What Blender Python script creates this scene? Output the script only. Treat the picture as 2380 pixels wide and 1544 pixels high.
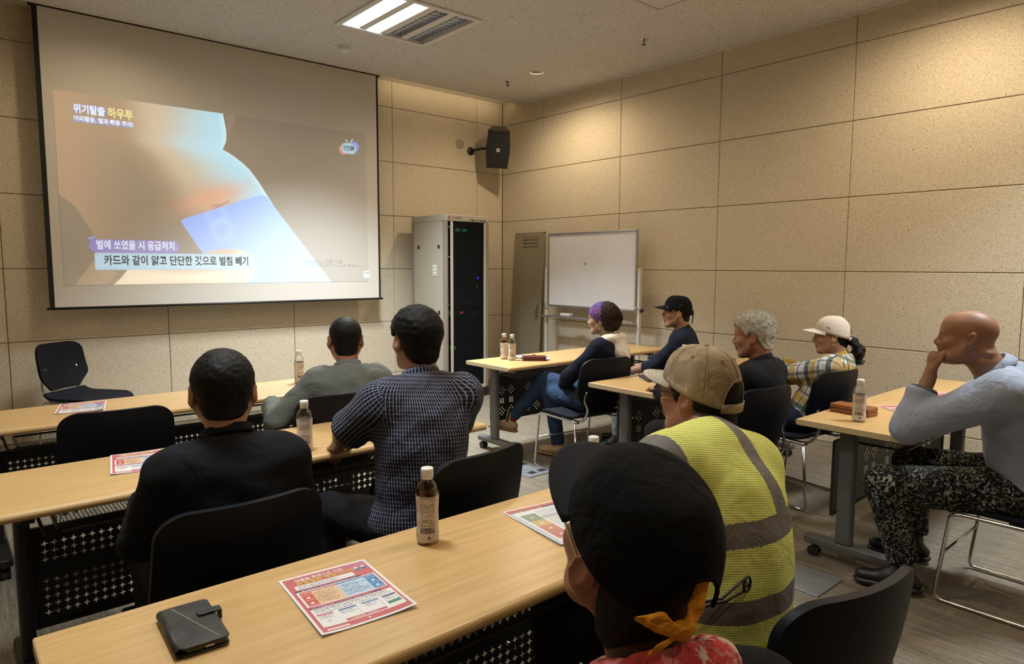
import bpy, math, random
import numpy as np
from mathutils import Vector, Matrix, Euler

# ------------------------------------------------------------------ camera, world, light, exposure
SC = bpy.context.scene
COL = SC.collection
for o in list(bpy.data.objects):
    bpy.data.objects.remove(o, do_unlink=True)

FPX = 1572.8
YAW, PITCH, ROLL = 0.7110, -0.0969, 0.0035
CAM = (-5.6756, -6.7891, 1.4700)
cam_d = bpy.data.cameras.new('camera')
cam_d.sensor_fit = 'HORIZONTAL'
cam_d.sensor_width = 36.0
cam_d.lens = FPX * 36.0 / 2380.0
cam_d.clip_start = 0.05
camera = bpy.data.objects.new('camera', cam_d)
COL.objects.link(camera)
def cam_axes():
    cy, sy, cp, sp = math.cos(YAW), math.sin(YAW), math.cos(PITCH), math.sin(PITCH)
    fw = Vector((sy*cp, cy*cp, sp)); rt = Vector((cy, -sy, 0)); up = rt.cross(fw)
    c, s = math.cos(ROLL), math.sin(ROLL)
    return c*rt + s*up, -s*rt + c*up, fw
_rt, _up, _fw = cam_axes()
_m = Matrix((_rt, _up, -_fw)).transposed().to_4x4()
_m.translation = CAM
camera.matrix_world = _m
SC.camera = camera

SC.view_settings.view_transform = 'Standard'
SC.view_settings.look = 'None'
SC.view_settings.gamma = 1.0
SC.view_settings.use_curve_mapping = False
SC.view_settings.exposure = -0.06

SC.cycles.max_bounces = 8; SC.cycles.diffuse_bounces = 4; SC.cycles.glossy_bounces = 3; SC.cycles.transmission_bounces = 6; SC.cycles.transparent_max_bounces = 10
world = bpy.data.worlds.new('world')
SC.world = world
world.use_nodes = True
world.node_tree.nodes['Background'].inputs[0].default_value = (0.05, 0.048, 0.045, 1)
world.node_tree.nodes['Background'].inputs[1].default_value = 0.3

CEIL = 3.462
WARM = (1.0, 0.80, 0.535)
COOL = (0.86, 0.95, 1.0)

def spot(loc, target, power, angle, blend, color=WARM, size=0.05):
    d = bpy.data.lights.new('down_or_fill_lamp', 'SPOT')
    d.energy = power; d.spot_size = math.radians(angle); d.spot_blend = blend
    d.color = color; d.shadow_soft_size = size
    o = bpy.data.objects.new('down_or_fill_lamp', d); COL.objects.link(o)
    o.location = loc
    o.rotation_euler = (Vector(target) - Vector(loc)).to_track_quat('-Z', 'Y').to_euler()
    return o

def area(loc, sx, sy, power, color, spread=180.0, target=None):
    d = bpy.data.lights.new('ceiling_panel_lamp', 'AREA')
    d.shape = 'RECTANGLE'; d.size = sx; d.size_y = sy; d.energy = power; d.color = color
    d.spread = math.radians(spread)
    o = bpy.data.objects.new('ceiling_panel_lamp', d); COL.objects.link(o)
    o.location = loc
    if target:
        o.rotation_euler = (Vector(target) - Vector(loc)).to_track_quat('-Z', 'Y').to_euler()
    return o

# warm recessed downlights: a row along the right wall, a row along the screen wall, two over the seats, plus added unseen fill lamps
DOWN_AND_FILL = [(-0.80, -1.50, 84), (-0.80, -5.20, 92), (-0.80, -7.9, 70),
              (-4.45, -1.05, 26), (-6.3, -0.95, 30), (-3.75, -2.05, 32), (-3.4, -3.4, 46), (-5.1, -7.7, 36),  # mid-room and rear lamps here: fill added for the screen and the backs
              (-3.35, -5.6, 62), (-6.3, -5.0, 40)]
for x, y, p in DOWN_AND_FILL:
    spot((x, y, CEIL - 0.03), (x, y, 0), p, 172, 0.75)

# warm cove strip hidden in the slot above the screen
cove = area((-0.95, -0.30, CEIL + 0.035), 1.7, 0.02, 1.4, WARM, 150, (-0.95, 0.0, CEIL + 0.06))

# ------------------------------------------------------------------ tagging helpers
def tag(o, label=None, cat=None, group=None, kind=None):
    if label: o['label'] = label
    if cat: o['category'] = cat
    if group: o['group'] = group
    if kind: o['kind'] = kind
    return o
def link(name, data, parent=None, loc=None):
    o = bpy.data.objects.new(name, data); COL.objects.link(o)
    if parent is not None: o.parent = parent
    if loc is not None: o.location = loc
    return o
def empty(name, loc=(0, 0, 0), rz=0.0, label=None, cat=None, group=None):
    o = link(name, None, None, loc); o.rotation_euler = (0, 0, rz)
    o.empty_display_size = 0.1
    return tag(o, label, cat, group)
def kids(o): return [c for c in COL.objects if c.parent == o]
def copy_tree(o, parent=None):
    c = o.copy(); COL.objects.link(c); c.parent = parent
    for ch in kids(o): copy_tree(ch, c)
    return c

# ------------------------------------------------------------------ materials
MATS = {}
def srgb(r, g, b):
    f = lambda c: (c/255/12.92 if c/255 <= 0.04045 else ((c/255+0.055)/1.055)**2.4)
    return (f(r), f(g), f(b), 1.0)
class NT:
    def __init__(s, m): s.m = m; s.nt = m.node_tree; s.bsdf = s.nt.nodes['Principled BSDF']; s.out = s.nt.nodes['Material Output']
    def n(s, t, **kw):
        x = s.nt.nodes.new(t)
        for k, v in kw.items():
            if k.startswith('i_'):
                key = k[2:]; key = int(key) if key.isdigit() else key.replace('_', ' ')
                x.inputs[key].default_value = v
            else: setattr(x, k, v)
        return x
    def l(s, a, b): s.nt.links.new(a, b)
    def math(s, op, a, b=None, c=None, clamp=False):
        x = s.nt.nodes.new('ShaderNodeMath'); x.operation = op; x.use_clamp = clamp
        for i, v in enumerate((a, b, c)):
            if v is None: continue
            if isinstance(v, (int, float)): x.inputs[i].default_value = v
            else: s.l(v, x.inputs[i])
        return x.outputs[0]
    def mix(s, fac, a, b, mode='MIX'):
        x = s.nt.nodes.new('ShaderNodeMix'); x.data_type = 'RGBA'; x.blend_type = mode
        for i, v in ((0, fac), (6, a), (7, b)):
            if isinstance(v, (int, float)): x.inputs[i].default_value = v
            elif isinstance(v, tuple): x.inputs[i].default_value = v
            else: s.l(v, x.inputs[i])
        return x.outputs[2]
    def ramp(s, fac, stops):
        x = s.nt.nodes.new('ShaderNodeValToRGB'); cr = x.color_ramp
        while len(cr.elements) < len(stops): cr.elements.new(0.5)
        for e, (p, c) in zip(cr.elements, stops):
            e.position = p; e.color = c if isinstance(c, tuple) else (c, c, c, 1)
        s.l(fac, x.inputs[0]); return x.outputs[0]
    def bump(s, h, strength, dist=0.01, normal=None):
        x = s.nt.nodes.new('ShaderNodeBump'); x.inputs['Strength'].default_value = strength
        x.inputs['Distance'].default_value = dist; s.l(h, x.inputs['Height'])
        if normal is not None: s.l(normal, x.inputs['Normal'])
        s.l(x.outputs[0], s.bsdf.inputs['Normal']); return x.outputs[0]
    def coord(s, kind='Object', scale=(1, 1, 1)):
        t = s.nt.nodes.new('ShaderNodeTexCoord'); m = s.nt.nodes.new('ShaderNodeMapping')
        m.inputs['Scale'].default_value = scale; s.l(t.outputs[kind], m.inputs[0]); return m.outputs[0]
    def noise(s, vec, scale, detail=2.0, rough=0.5, dist=0.0, typ=None):
        x = s.nt.nodes.new('ShaderNodeTexNoise')
        if typ: x.noise_type = typ
        x.inputs['Scale'].default_value = scale; x.inputs['Detail'].default_value = detail
        x.inputs['Roughness'].default_value = rough; x.inputs['Distortion'].default_value = dist
        s.l(vec, x.inputs['Vector']); return x.outputs[0]
def mat(name, col, rough=0.6, metal=0.0, spec=0.5, **kw):
    if name in MATS: return MATS[name]
    m = bpy.data.materials.new(name); m.use_nodes = True
    t = NT(m)
    t.bsdf.inputs['Base Color'].default_value = col
    t.bsdf.inputs['Roughness'].default_value = rough
    t.bsdf.inputs['Metallic'].default_value = metal
    t.bsdf.inputs['Specular IOR Level'].default_value = spec
    for k, v in kw.items(): t.bsdf.inputs[k.replace('_', ' ')].default_value = v
    MATS[name] = m
    return m
def emis(name, col, strength):
    m = mat(name, (0, 0, 0, 1), 0.6)
    NT(m).bsdf.inputs['Emission Color'].default_value = col
    NT(m).bsdf.inputs['Emission Strength'].default_value = strength
    m.cycles.emission_sampling = 'NONE'
    return m
def vcol_mat(name, rough=0.5, attr='Col', emit=0.0):
    m = mat(name, (1, 1, 1, 1), rough); t = NT(m)
    a = t.n('ShaderNodeVertexColor', layer_name=attr)
    if emit > 0:
        t.l(a.outputs[0], t.bsdf.inputs['Emission Color']); t.bsdf.inputs['Emission Strength'].default_value = emit; m.cycles.emission_sampling = 'NONE'
    else:
        t.l(a.outputs[0], t.bsdf.inputs['Base Color'])
    return m
def fabric(name, col, rough=0.9, wr=0.35, scale=9.0, weave=True, var=0.25):
    """plain cloth: slight colour variation, soft folds and weave in the relief"""
    if name in MATS: return MATS[name]
    m = mat(name, col, rough, spec=0.2); t = NT(m)
    c = t.coord()
    n1 = t.noise(c, scale, 3, 0.55, 0.6); n2 = t.noise(c, 900, 1)
    dark = tuple(v*(1-var) for v in col[:3]) + (1,)
    lite = tuple(min(1, v*(1+var)) for v in col[:3]) + (1,)
    t.l(t.mix(n1, dark, lite), t.bsdf.inputs['Base Color'])
    h = t.math('ADD', n1, t.math('MULTIPLY', n2, 0.03)) if weave else n1
    t.bump(h, wr, 0.03)
    return m

# ------------------------------------------------------------------ mesh builder
class MB:
    def __init__(s): s.v = []; s.f = []; s.mi = []; s.m = 0
    def add(s, vs, fs):
        b = len(s.v); s.v += [tuple(p) for p in vs]
        for f in fs: s.f.append(tuple(i+b for i in f)); s.mi.append(s.m)
        return s
    def box(s, x0, x1, y0, y1, z0, z1):
        return s.add([(x0,y0,z0),(x1,y0,z0),(x1,y1,z0),(x0,y1,z0),(x0,y0,z1),(x1,y0,z1),(x1,y1,z1),(x0,y1,z1)],
              [(0,3,2,1),(4,5,6,7),(0,1,5,4),(1,2,6,5),(2,3,7,6),(3,0,4,7)])
    def tube(s, pts, r, n=8, closed=False, flat=None):
        P = [Vector(p) for p in pts]; k = len(P); rs = r if isinstance(r, (list, tuple)) else [r]*k
        rings = []; up = None
        for i in range(k):
            if closed: t = (P[(i+1) % k]-P[i-1])
            else: t = (P[min(i+1, k-1)]-P[max(i-1, 0)])
            t = t.normalized() if t.length > 1e-9 else Vector((0, 0, 1))
            if up is None: up = Vector((0, 0, 1)) if abs(t.z) < 0.9 else Vector((1, 0, 0))
            a = (up - t*up.dot(t))
            a = a.normalized() if a.length > 1e-6 else t.orthogonal().normalized()
            b = t.cross(a); up = a
            fl = flat if flat else 1.0
            rings.append([P[i] + (a*math.cos(q)*fl + b*math.sin(q))*rs[i] for q in (2*math.pi*j/n for j in range(n))])
        vs = [p for R in rings for p in R]; fs = []
        for i in range(k if closed else k-1):
            for j in range(n):
                i2 = (i+1) % k; fs.append((i*n+j, i*n+(j+1) % n, i2*n+(j+1) % n, i2*n+j))
        if not closed: fs.append(tuple(range(n-1, -1, -1))); fs.append(tuple((k-1)*n+j for j in range(n)))
        return s.add(vs, fs)
    def cyl(s, a, b, r, n=16): return s.tube([a, b], r, n)
    def lathe(s, prof, n=32, loc=(0, 0, 0), cap=True):
        vs = []; k = len(prof)
        for r, z in prof:
            for j in range(n):
                q = 2*math.pi*j/n; vs.append((loc[0]+r*math.cos(q), loc[1]+r*math.sin(q), loc[2]+z))
        fs = [(i*n+j, i*n+(j+1) % n, (i+1)*n+(j+1) % n, (i+1)*n+j) for i in range(k-1) for j in range(n)]
        if cap: fs.append(tuple(range(n-1, -1, -1))); fs.append(tuple((k-1)*n+j for j in range(n)))
        return s.add(vs, fs)
    def prism(s, poly, z0, z1, axes='xyz'):
        n = len(poly); ar = sum(poly[i][0]*poly[(i+1) % n][1]-poly[(i+1) % n][0]*poly[i][1] for i in range(n))
        if ar < 0: poly = poly[::-1]
        vs = [(x, y, z0) for x, y in poly]+[(x, y, z1) for x, y in poly]
        fs = [tuple(range(n-1, -1, -1)), tuple(range(n, 2*n))]+[(i, (i+1) % n, n+(i+1) % n, n+i) for i in range(n)]
        mp = {'xyz': lambda p: p, 'xzy': lambda p: (p[0], -p[2], p[1]), 'yzx': lambda p: (p[2], p[0], p[1])}[axes]
        return s.add([mp(p) for p in vs], fs)
    def xform(s, M): s.v = [tuple(M @ Vector(p)) for p in s.v]; return s
    def mesh(s, name, mats, smooth=False):
        me = bpy.data.meshes.new(name); me.from_pydata(s.v, [], s.f)
        for m in (mats if isinstance(mats, (list, tuple)) else [mats]): me.materials.append(m)
        if len(me.materials) > 1: me.polygons.foreach_set('material_index', s.mi)
        if smooth: me.polygons.foreach_set('use_smooth', [True]*len(me.polygons))
        me.update(); return me
    def build(s, name, mats, parent=None, smooth=False, bevel=0, seg=2, loc=None, solid=0, angle=True):
        o = link(name, s.mesh(name, mats, smooth), parent, loc)
        if solid:
            md = o.modifiers.new('solid', 'SOLIDIFY'); md.thickness = solid; md.offset = 0
        if bevel:
            md = o.modifiers.new('bevel', 'BEVEL'); md.width = bevel; md.segments = seg; md.limit_method = 'ANGLE'
            md.angle_limit = math.radians(40); md.harden_normals = False
            o.data.polygons.foreach_set('use_smooth', [True]*len(o.data.polygons))
            sm = o.modifiers.new('wn', 'WEIGHTED_NORMAL'); sm.keep_sharp = True
        return o
def rrect(w, h, r, n=5, cx=0, cy=0):
    out = []
    for sx, sy, a0 in ((1, 1, 0), (-1, 1, 90), (-1, -1, 180), (1, -1, 270)):
        for i in range(n+1):
            a = math.radians(a0+90*i/n); out.append((cx+sx*(w/2-r)+r*math.cos(a), cy+sy*(h/2-r)+r*math.sin(a)))
    return out
def arc_path(pts, r, n=5):
    """polyline with rounded corners"""
    P = [Vector(p) for p in pts]; out = [P[0]]
    for i in range(1, len(P)-1):
        a = (P[i-1]-P[i]); b = (P[i+1]-P[i]); d = min(r, a.length*.49, b.length*.49)
        A = P[i]+a.normalized()*d; B = P[i]+b.normalized()*d
        for k in range(n+1):
            t = k/n; out.append(A*(1-t)**2+P[i]*2*t*(1-t)+B*t*t)
    out.append(P[-1]); return out
def text_mesh(s, size, bold=0.0, align='CENTER', shear=0.0):
    """flat lettering in the XY plane as a mesh (bundled font)"""
    cu = bpy.data.curves.new('lettering', 'FONT'); cu.body = s; cu.size = size; cu.align_x = align; cu.align_y = 'CENTER'
    cu.offset = bold; cu.resolution_u = 3; cu.shear = shear
    ob = bpy.data.objects.new('lettering', cu); COL.objects.link(ob)
    dg = bpy.context.evaluated_depsgraph_get(); dg.update()
    me = bpy.data.meshes.new_from_object(ob.evaluated_get(dg))
    bpy.data.objects.remove(ob); bpy.data.curves.remove(cu)
    return me
def put_text(name, s, size, m, parent, M, bold=0.0, align='CENTER', width=None, shear=0.0):
    me = text_mesh(s, size, bold, align, shear)
    if width and len(me.vertices):
        xs = [v.co.x for v in me.vertices]; k = width/max(1e-6, max(xs)-min(xs))
        me.transform(Matrix.Diagonal((k, 1, 1, 1)))
    me.transform(M); me.materials.clear(); me.materials.append(m)
    return link(name, me, parent)

# ------------------------------------------------------------------ setting materials
def wall_material():
    m = mat('wood_wool_board', (0.6, 0.5, 0.36, 1), 0.95, spec=0.12); t = NT(m)
    tc = t.n('ShaderNodeTexCoord'); gm = t.n('ShaderNodeNewGeometry')
    wn = t.n('ShaderNodeTexNoise'); wn.inputs['Scale'].default_value = 14; wn.inputs['Detail'].default_value = 1.0; t.l(tc.outputs['Object'], wn.inputs['Vector'])
    va = t.n('ShaderNodeVectorMath', operation='MULTIPLY_ADD'); t.l(wn.outputs[1], va.inputs[0]); va.inputs[1].default_value = (.035, .035, .035); t.l(tc.outputs['Object'], va.inputs[2]); warp = va.outputs[0]
    def strands(ang, sx, sz, scale, off):
        mp = t.n('ShaderNodeMapping'); mp.vector_type = 'TEXTURE'
        mp.inputs['Rotation'].default_value = (0, math.radians(ang), 0); mp.inputs['Scale'].default_value = (1/sx, 1, 1/sz); mp.inputs['Location'].default_value = (off, off*.3, off*.7)
        t.l(warp, mp.inputs[0]); return t.noise(mp.outputs[0], scale, 1.0, 0.5)
    a = strands(12, 12, 60, 5.2, .0); b = strands(72, 12, 60, 5.2, 3.1); c = strands(-48, 12, 60, 5.2, 7.7)
    big = t.noise(tc.outputs['Object'], 2.2, 1, 0.6); fine = t.noise(tc.outputs['Object'], 150, 1, .6)
    h = t.math('MAXIMUM', a, t.math('MAXIMUM', b, c))
    h = t.math('ADD', h, t.math('MULTIPLY', t.math('SUBTRACT', fine, .5), .28))
    col = t.ramp(h, [(0.43, (0.23, 0.18, 0.125, 1)), (0.50, (0.52, 0.44, 0.325, 1)), (0.57, (0.66, 0.575, 0.44, 1)), (0.75, (0.75, 0.67, 0.53, 1))])
    col = t.mix(t.math('MULTIPLY', big, 0.30), col, (0.62, 0.53, 0.395, 1))
    t.l(col, t.bsdf.inputs['Base Color'])
    t.bump(h, 0.5, 0.008)
    return m
def ceiling_material():
    m = mat('mineral_fibre_tile', (0.66, 0.64, 0.61, 1), 0.95, spec=0.1); t = NT(m)
    c = t.coord(scale=(1, 1, 1)); a = t.noise(t.coord(scale=(1.0, 2.2, 1)), 55, 1.5, 0.5, 0.8); b = t.noise(t.coord(scale=(2.0, 1.0, 1)), 48, 1.5, 0.5, 0.8)
    p = t.math('MAXIMUM', t.ramp(a, [(0.655, 0.0), (0.68, 1.0)]), t.ramp(b, [(0.67, 0.0), (0.69, 1.0)]))
    f = t.noise(c, 220, 2)
    col = t.mix(p, t.mix(f, (0.60, 0.58, 0.55, 1), (0.72, 0.70, 0.67, 1)), (0.20, 0.18, 0.16, 1))
    t.l(col, t.bsdf.inputs['Base Color'])
    t.bump(t.math('SUBTRACT', t.math('MULTIPLY', f, 0.2), p), 0.4, 0.004)
    return m
def carpet_material():
    m = mat('streaked_carpet', (0.2, 0.19, 0.17, 1), 0.75, spec=0.3); t = NT(m)
    a = t.noise(t.coord(scale=(26, 1.1, 1)), 3.0, 4, 0.65, 0.3)
    b = t.noise(t.coord(scale=(60, 5, 1)), 6.0, 2, 0.6)
    g = t.noise(t.coord(), 420, 1)
    big = t.noise(t.coord(), 0.9, 2)
    st = t.ramp(b, [(0.56, 0.0), (0.66, 1.0)])
    col = t.ramp(a, [(0.30, (0.10, 0.080, 0.056, 1)), (0.5, (0.190, 0.155, 0.110, 1)), (0.72, (0.30, 0.250, 0.185, 1))])
    col = t.mix(t.math('MULTIPLY', st, 0.5), col, (0.44, 0.38, 0.29, 1))
    col = t.mix(t.math('MULTIPLY', g, 0.35), col, (0.09, 0.085, 0.075, 1))
    t.l(col, t.bsdf.inputs['Base Color'])
    t.bump(t.math('ADD', b, g), 0.5, 0.004)
    return m
M_wall = wall_material(); M_ceil = ceiling_material(); M_floor = carpet_material()
M_joint = mat('board_joint', (0.20, 0.14, 0.08, 1), 0.95)
M_cream = mat('painted_cream', (0.72, 0.66, 0.55, 1), 0.7)
M_plain = mat('plain_wall_paint', (0.50, 0.43, 0.33, 1), 0.9)

XL, YB = -7.6, -9.2      # far ends of the room, behind and left of the camera
def struct(name, mb, m, **kw):
    return tag(mb.build(name, m, **kw), kind='structure')
fl = struct('floor', MB().box(XL, 0.2, YB, 0.2, -0.12, 0.0), M_floor)
tag(fl, 'grey brown streaked carpet floor')
wl = struct('wall_left', MB().box(XL-0.15, XL, YB, 0.2, 0, 3.9), M_plain)
wb = struct('wall_back', MB().box(XL, 0.2, YB-0.15, YB, 0, 3.9), M_plain)

# the two boarded walls: backing plus a board for every piece
Z0 = 1.4354
rows = [0.0] + [Z0+0.6*j for j in range(-2, 4)] + [3.62]
def board_mesh(w, h, t=0.022):
    g = 0.0045; b = 0.004
    x0, x1, z0, z1 = g/2, w-g/2, g/2, h-g/2
    vs = [(x0, 0, z0), (x1, 0, z0), (x1, 0, z1), (x0, 0, z1)]
    vs += [(x, -(t-b), z) for x, _, z in vs[:4]]
    vs += [(x0+b, -t, z0+b), (x1-b, -t, z0+b), (x1-b, -t, z1-b), (x0+b, -t, z1-b)]
    fs = [(8, 9, 10, 11), (0, 3, 2, 1)]
    for k in (0, 4):
        for i in range(4):
            j = (i+1) % 4; fs.append((k+i, k+j, k+4+j, k+4+i))
    me = bpy.data.meshes.new('wall_board'); me.from_pydata(vs, [], fs); me.materials.append(M_wall); me.update(); return me
def boarded_wall(name, length, first, M, label):
    w = link(name, MB().box(-0.2, length, 0.0, 0.15, 0, 3.9).mesh(name, M_joint)); w.matrix_world = M
    tag(w, label, kind='structure')
    cache = {}
    xs = [0.0]; x = first
    while x < length: xs.append(x); x += 1.2
    xs.append(length)
    for a, b in zip(xs[:-1], xs[1:]):
        for z0, z1 in zip(rows[:-1], rows[1:]):
            key = (round(b-a, 3), round(z1-z0, 3))
            if key not in cache: cache[key] = board_mesh(*key)
            p = link('wall_board', cache[key], w); p.location = (a, 0.0, z0)
# board faces stand at y = 0 / x = 0, so the backing sits 22 mm behind
# front wall: local x runs towards -X; mirrored by rotation about Z of 180deg would face away, so run it left to right
FW_LEN = -XL
def front_wall():
    # local x=0 at left end
    first = (FW_LEN-0.4137) % 1.2
    boarded_wall('wall_front', FW_LEN, first, Matrix.Translation((XL, 0.022, 0)), 'beige wood-wool board wall behind the projection screen')
front_wall()
RW_LEN = -YB
M_r = Matrix.Translation((0.022, 0, 0)) @ Matrix.Rotation(math.radians(-90), 4, 'Z')
boarded_wall('wall_right', RW_LEN, 0.759, M_r, 'beige wood-wool board wall beside the seated rows')

# ceiling with the slot the screen drops from
SLOT = -0.335
OPENINGS = [(-2.98, -2.165, -2.27, -1.465), (-5.17, -4.36, -4.87, -4.06), (-1.57, -0.76, -6.87, -6.06), (-.803-.058, -.803+.058, -1.504-.058, -1.504+.058)]
_xs = sorted({XL, 0.2} | {v for o_ in OPENINGS for v in o_[:2]}); _ys = sorted({YB, SLOT} | {v for o_ in OPENINGS for v in o_[2:]})
_cb = MB()
for _a, _b in zip(_xs[:-1], _xs[1:]):
    for _c, _d in zip(_ys[:-1], _ys[1:]):
        if any(o_[0]-1e-6 <= _a and _b <= o_[1]+1e-6 and o_[2]-1e-6 <= _c and _d <= o_[3]+1e-6 for o_ in OPENINGS): continue
        _cb.add([(_a, _c, CEIL), (_b, _c, CEIL), (_b, _d, CEIL), (_a, _d, CEIL)], [(3, 2, 1, 0)])
tag(struct('ceiling', _cb, M_ceil), 'pale speckled mineral fibre ceiling')
tag(struct('trim_4', MB().box(XL, 0.2, YB, SLOT, CEIL+0.20, CEIL+0.24), mat('slab_concrete', (.3, .3, .3, 1), .9)), 'concrete slab above the ceiling tiles')
tag(struct('trim_1', MB().box(XL, 0.0, SLOT, 0.1, CEIL+0.055, CEIL+0.12), M_cream), 'cream recess strip of the ceiling above the front wall')
tag(struct('trim_2', MB().box(XL, 0.0, SLOT-0.022, SLOT, CEIL-0.006, CEIL+0.055), M_cream), 'thin pale lip along the ceiling edge above the screen')
tag(struct('trim_3', MB().box(-0.018, 0.0, YB, SLOT, CEIL-0.012, CEIL), M_cream, bevel=0.003), 'thin pale bead between ceiling and right wall')

# ------------------------------------------------------------------ ceiling fittings
M_white = mat('white_enamel', (0.72, 0.71, 0.69, 1), 0.35)
M_grey_white = mat('grey_white_plastic', (0.55, 0.53, 0.50, 1), 0.45)
M_dark = mat('dark_plastic', (0.012, 0.012, 0.013, 1), 0.45)
M_chrome = mat('chrome', (0.62, 0.61, 0.60, 1), 0.16, 1.0)
M_steel = mat('brushed_steel', (0.40, 0.40, 0.40, 1), 0.38, 1.0)
M_mirror = mat('reflector_aluminium', (0.62, 0.66, 0.74, 1), 0.18, 1.0)
M_tube_on = emis('lit_tube', (0.90, 0.97, 1.0, 1), 26.0)
M_tube_off = mat('unlit_tube', (0.72, 0.74, 0.76, 1), 0.3)

def ceiling_light(x0, x1, y0, y1, lit, label, power):
    cx, cy = (x0+x1)/2, (y0+y1)/2
    r = empty('ceiling_light', (cx, cy, CEIL), 0, label, 'ceiling light', 'recessed louvre lights')
    w, d = (x1-x0)/2, (y1-y0)/2
    f = MB()
    for a in ((-w, -w+.045, -d, d), (w-.045, w, -d, d), (-w+.045, w-.045, -d, -d+.045), (-w+.045, w-.045, d-.045, d)):
        f.box(*a, -0.016, 0.0)
    f.build('frame', M_white, r, bevel=0.004)
    h = 0.10
    b = MB(); b.box(-w+.03, w-.03, -d+.03, d-.03, h, h+.01)
    for a in ((-w+.03, -w+.045, -d+.03, d-.03), (w-.045, w-.03, -d+.03, d-.03), (-w+.045, w-.045, -d+.03, -d+.045), (-w+.045, w-.045, d-.045, d-.03)):
        b.box(*a, -0.002, h)
    b.build('housing', M_white, r)
    n = 4; iw = 2*w-.09; bw = iw/n
    for i in range(n+1):   # long bars between bays
        x = -w+.045+i*bw
        if 0 < i < n:
            MB().prism([(x-.034, 0.0), (x+.034, 0.0), (x+.026, 0.03), (x-.026, 0.03)], -d+.045, d-.045, 'xzy').build('divider', M_white if not (i == 2) else M_white, r)
    for i in range(n):
        xa, xb = -w+.045+i*bw+.03, -w+.045+(i+1)*bw-.03
        m = (xa+xb)/2
        L = MB()
        for q in range(12):      # cross blades of the louvre
            y = -d+.07+q*(2*d-.14)/11
            L.prism([(xa, .002), (xb, .002), (xb, .020), (xa+(xb-xa)*.75, .016), (m, .008), (xa+(xb-xa)*.25, .016), (xa, .020)], y-.001, y+.001, 'xzy')
        L.build('louvre', M_mirror, r)
        MB().prism([(xa-.006, .024), (xa+.012, .058), (xb-.012, .058), (xb+.006, .024), (xb-.006, .062), (xa+.006, .062)], -d+.05, d-.05, 'xzy').build('reflector', M_mirror, r)
        on = i in lit
        MB().cyl((m, -d+.07, .028), (m, d-.07, .028), .016, 14).build('tube', M_tube_on if on else M_tube_off, r, smooth=True)
    if lit:
        xs = [-w+.045+(i+.5)*bw for i in lit]
        lx = sum(xs)/len(xs)
        a = area((cx+lx, cy, CEIL-0.02), 0.36, 0.7, power, COOL, 104)
    return r
ceiling_light(-3.01, -2.135, -2.30, -1.435, (0, 1), 'square recessed ceiling light with two lit tubes and two dark bays', 128)
ceiling_light(-5.2, -4.33, -4.9, -4.03, (0, 1), 'square recessed ceiling light above the middle of the left tables', 26)
ceiling_light(-1.6, -0.73, -6.9, -6.03, (0, 1), 'square recessed ceiling light near the right wall behind the last row', 52)

def downlight(x, y, label):
    r = empty('recessed_downlight', (x, y, CEIL), 0, label, 'downlight', 'recessed round downlights')
    MB().lathe([(.062, .002), (.062, -.004), (.070, -.010), (.088, -.007), (.092, 0.0), (.092, .002)], 40, cap=False).build('ring', M_white, r, smooth=True)
    MB().lathe([(.0625, 0.0), (.060, .02), (.048, .045), (.001, .050)], 40, cap=False).build('cone', M_grey_white, r, smooth=True)
downlight(-0.803, -1.504, 'round white downlight in the ceiling by the front corner')

def sprinkler(x, y, label):
    r = empty('sprinkler_head', (x, y, CEIL), 0, label, 'sprinkler', 'ceiling sprinkler heads')
    MB().lathe([(.008, -.012), (.030, -.006), (.040, -.001), (.040, 0.0)], 28).build('rosette', M_chrome, r, smooth=True)
    b = MB(); b.lathe([(.009, -.03), (.012, -.022), (.012, -.008)], 14)
    for s in (-1, 1): b.tube([(s*.011, 0, -.012), (s*.016, 0, -.028), (s*.006, 0, -.044)], .003, 6)
    b.build('body', M_steel, r)
    MB().lathe([(.018, -.050), (.020, -.047), (.004, -.042)], 18).build('deflector', M_dark, r)
sprinkler(-0.776, -2.865, 'small chrome sprinkler head in the ceiling beside the right wall, nearer the camera')
sprinkler(-0.795, -1.036, 'small chrome sprinkler head in the ceiling near the front corner')

r = empty('smoke_detector', (-2.667, -0.936, CEIL), 0, 'round white smoke detector on the ceiling before the screen', 'smoke detector')
MB().lathe([(.062, -.012), (.066, -.008), (.066, 0)], 36).build('base', M_white, r, smooth=True)
MB().lathe([(.02, -.052), (.046, -.046), (.054, -.030), (.054, -.012)], 36).build('head', M_white, r, smooth=True)

# access hatch frame in the ceiling, partly in view
r = empty('ceiling_hatch', (-1.53, -3.66, CEIL), 0, 'square metal access hatch set in the ceiling', 'hatch')
f = MB()
for a in ((-.3, -.275, -.3, .3), (.275, .3, -.3, .3), (-.275, .275, -.3, -.275), (-.275, .275, .275, .3)): f.box(*a, -.008, 0)
f.build('frame', M_grey_white, r, bevel=.002)
MB().box(-.27, .27, -.27, .27, -.004, 0).build('lid', M_ceil, r)

# round plate on the front wall
p = MB().lathe([(.058, 0), (.058, .006), (.054, .009), (.001, .009)], 32).xform(Matrix.Rotation(math.radians(90), 4, 'X')).build('wall_plate', mat('plate_beige', (.36, .31, .24, 1), .6), None, smooth=True, loc=(-.681, 0.0, 2.946))
tag(p, 'small round blank plate on the front wall left of the loudspeaker', 'wall plate')

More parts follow.
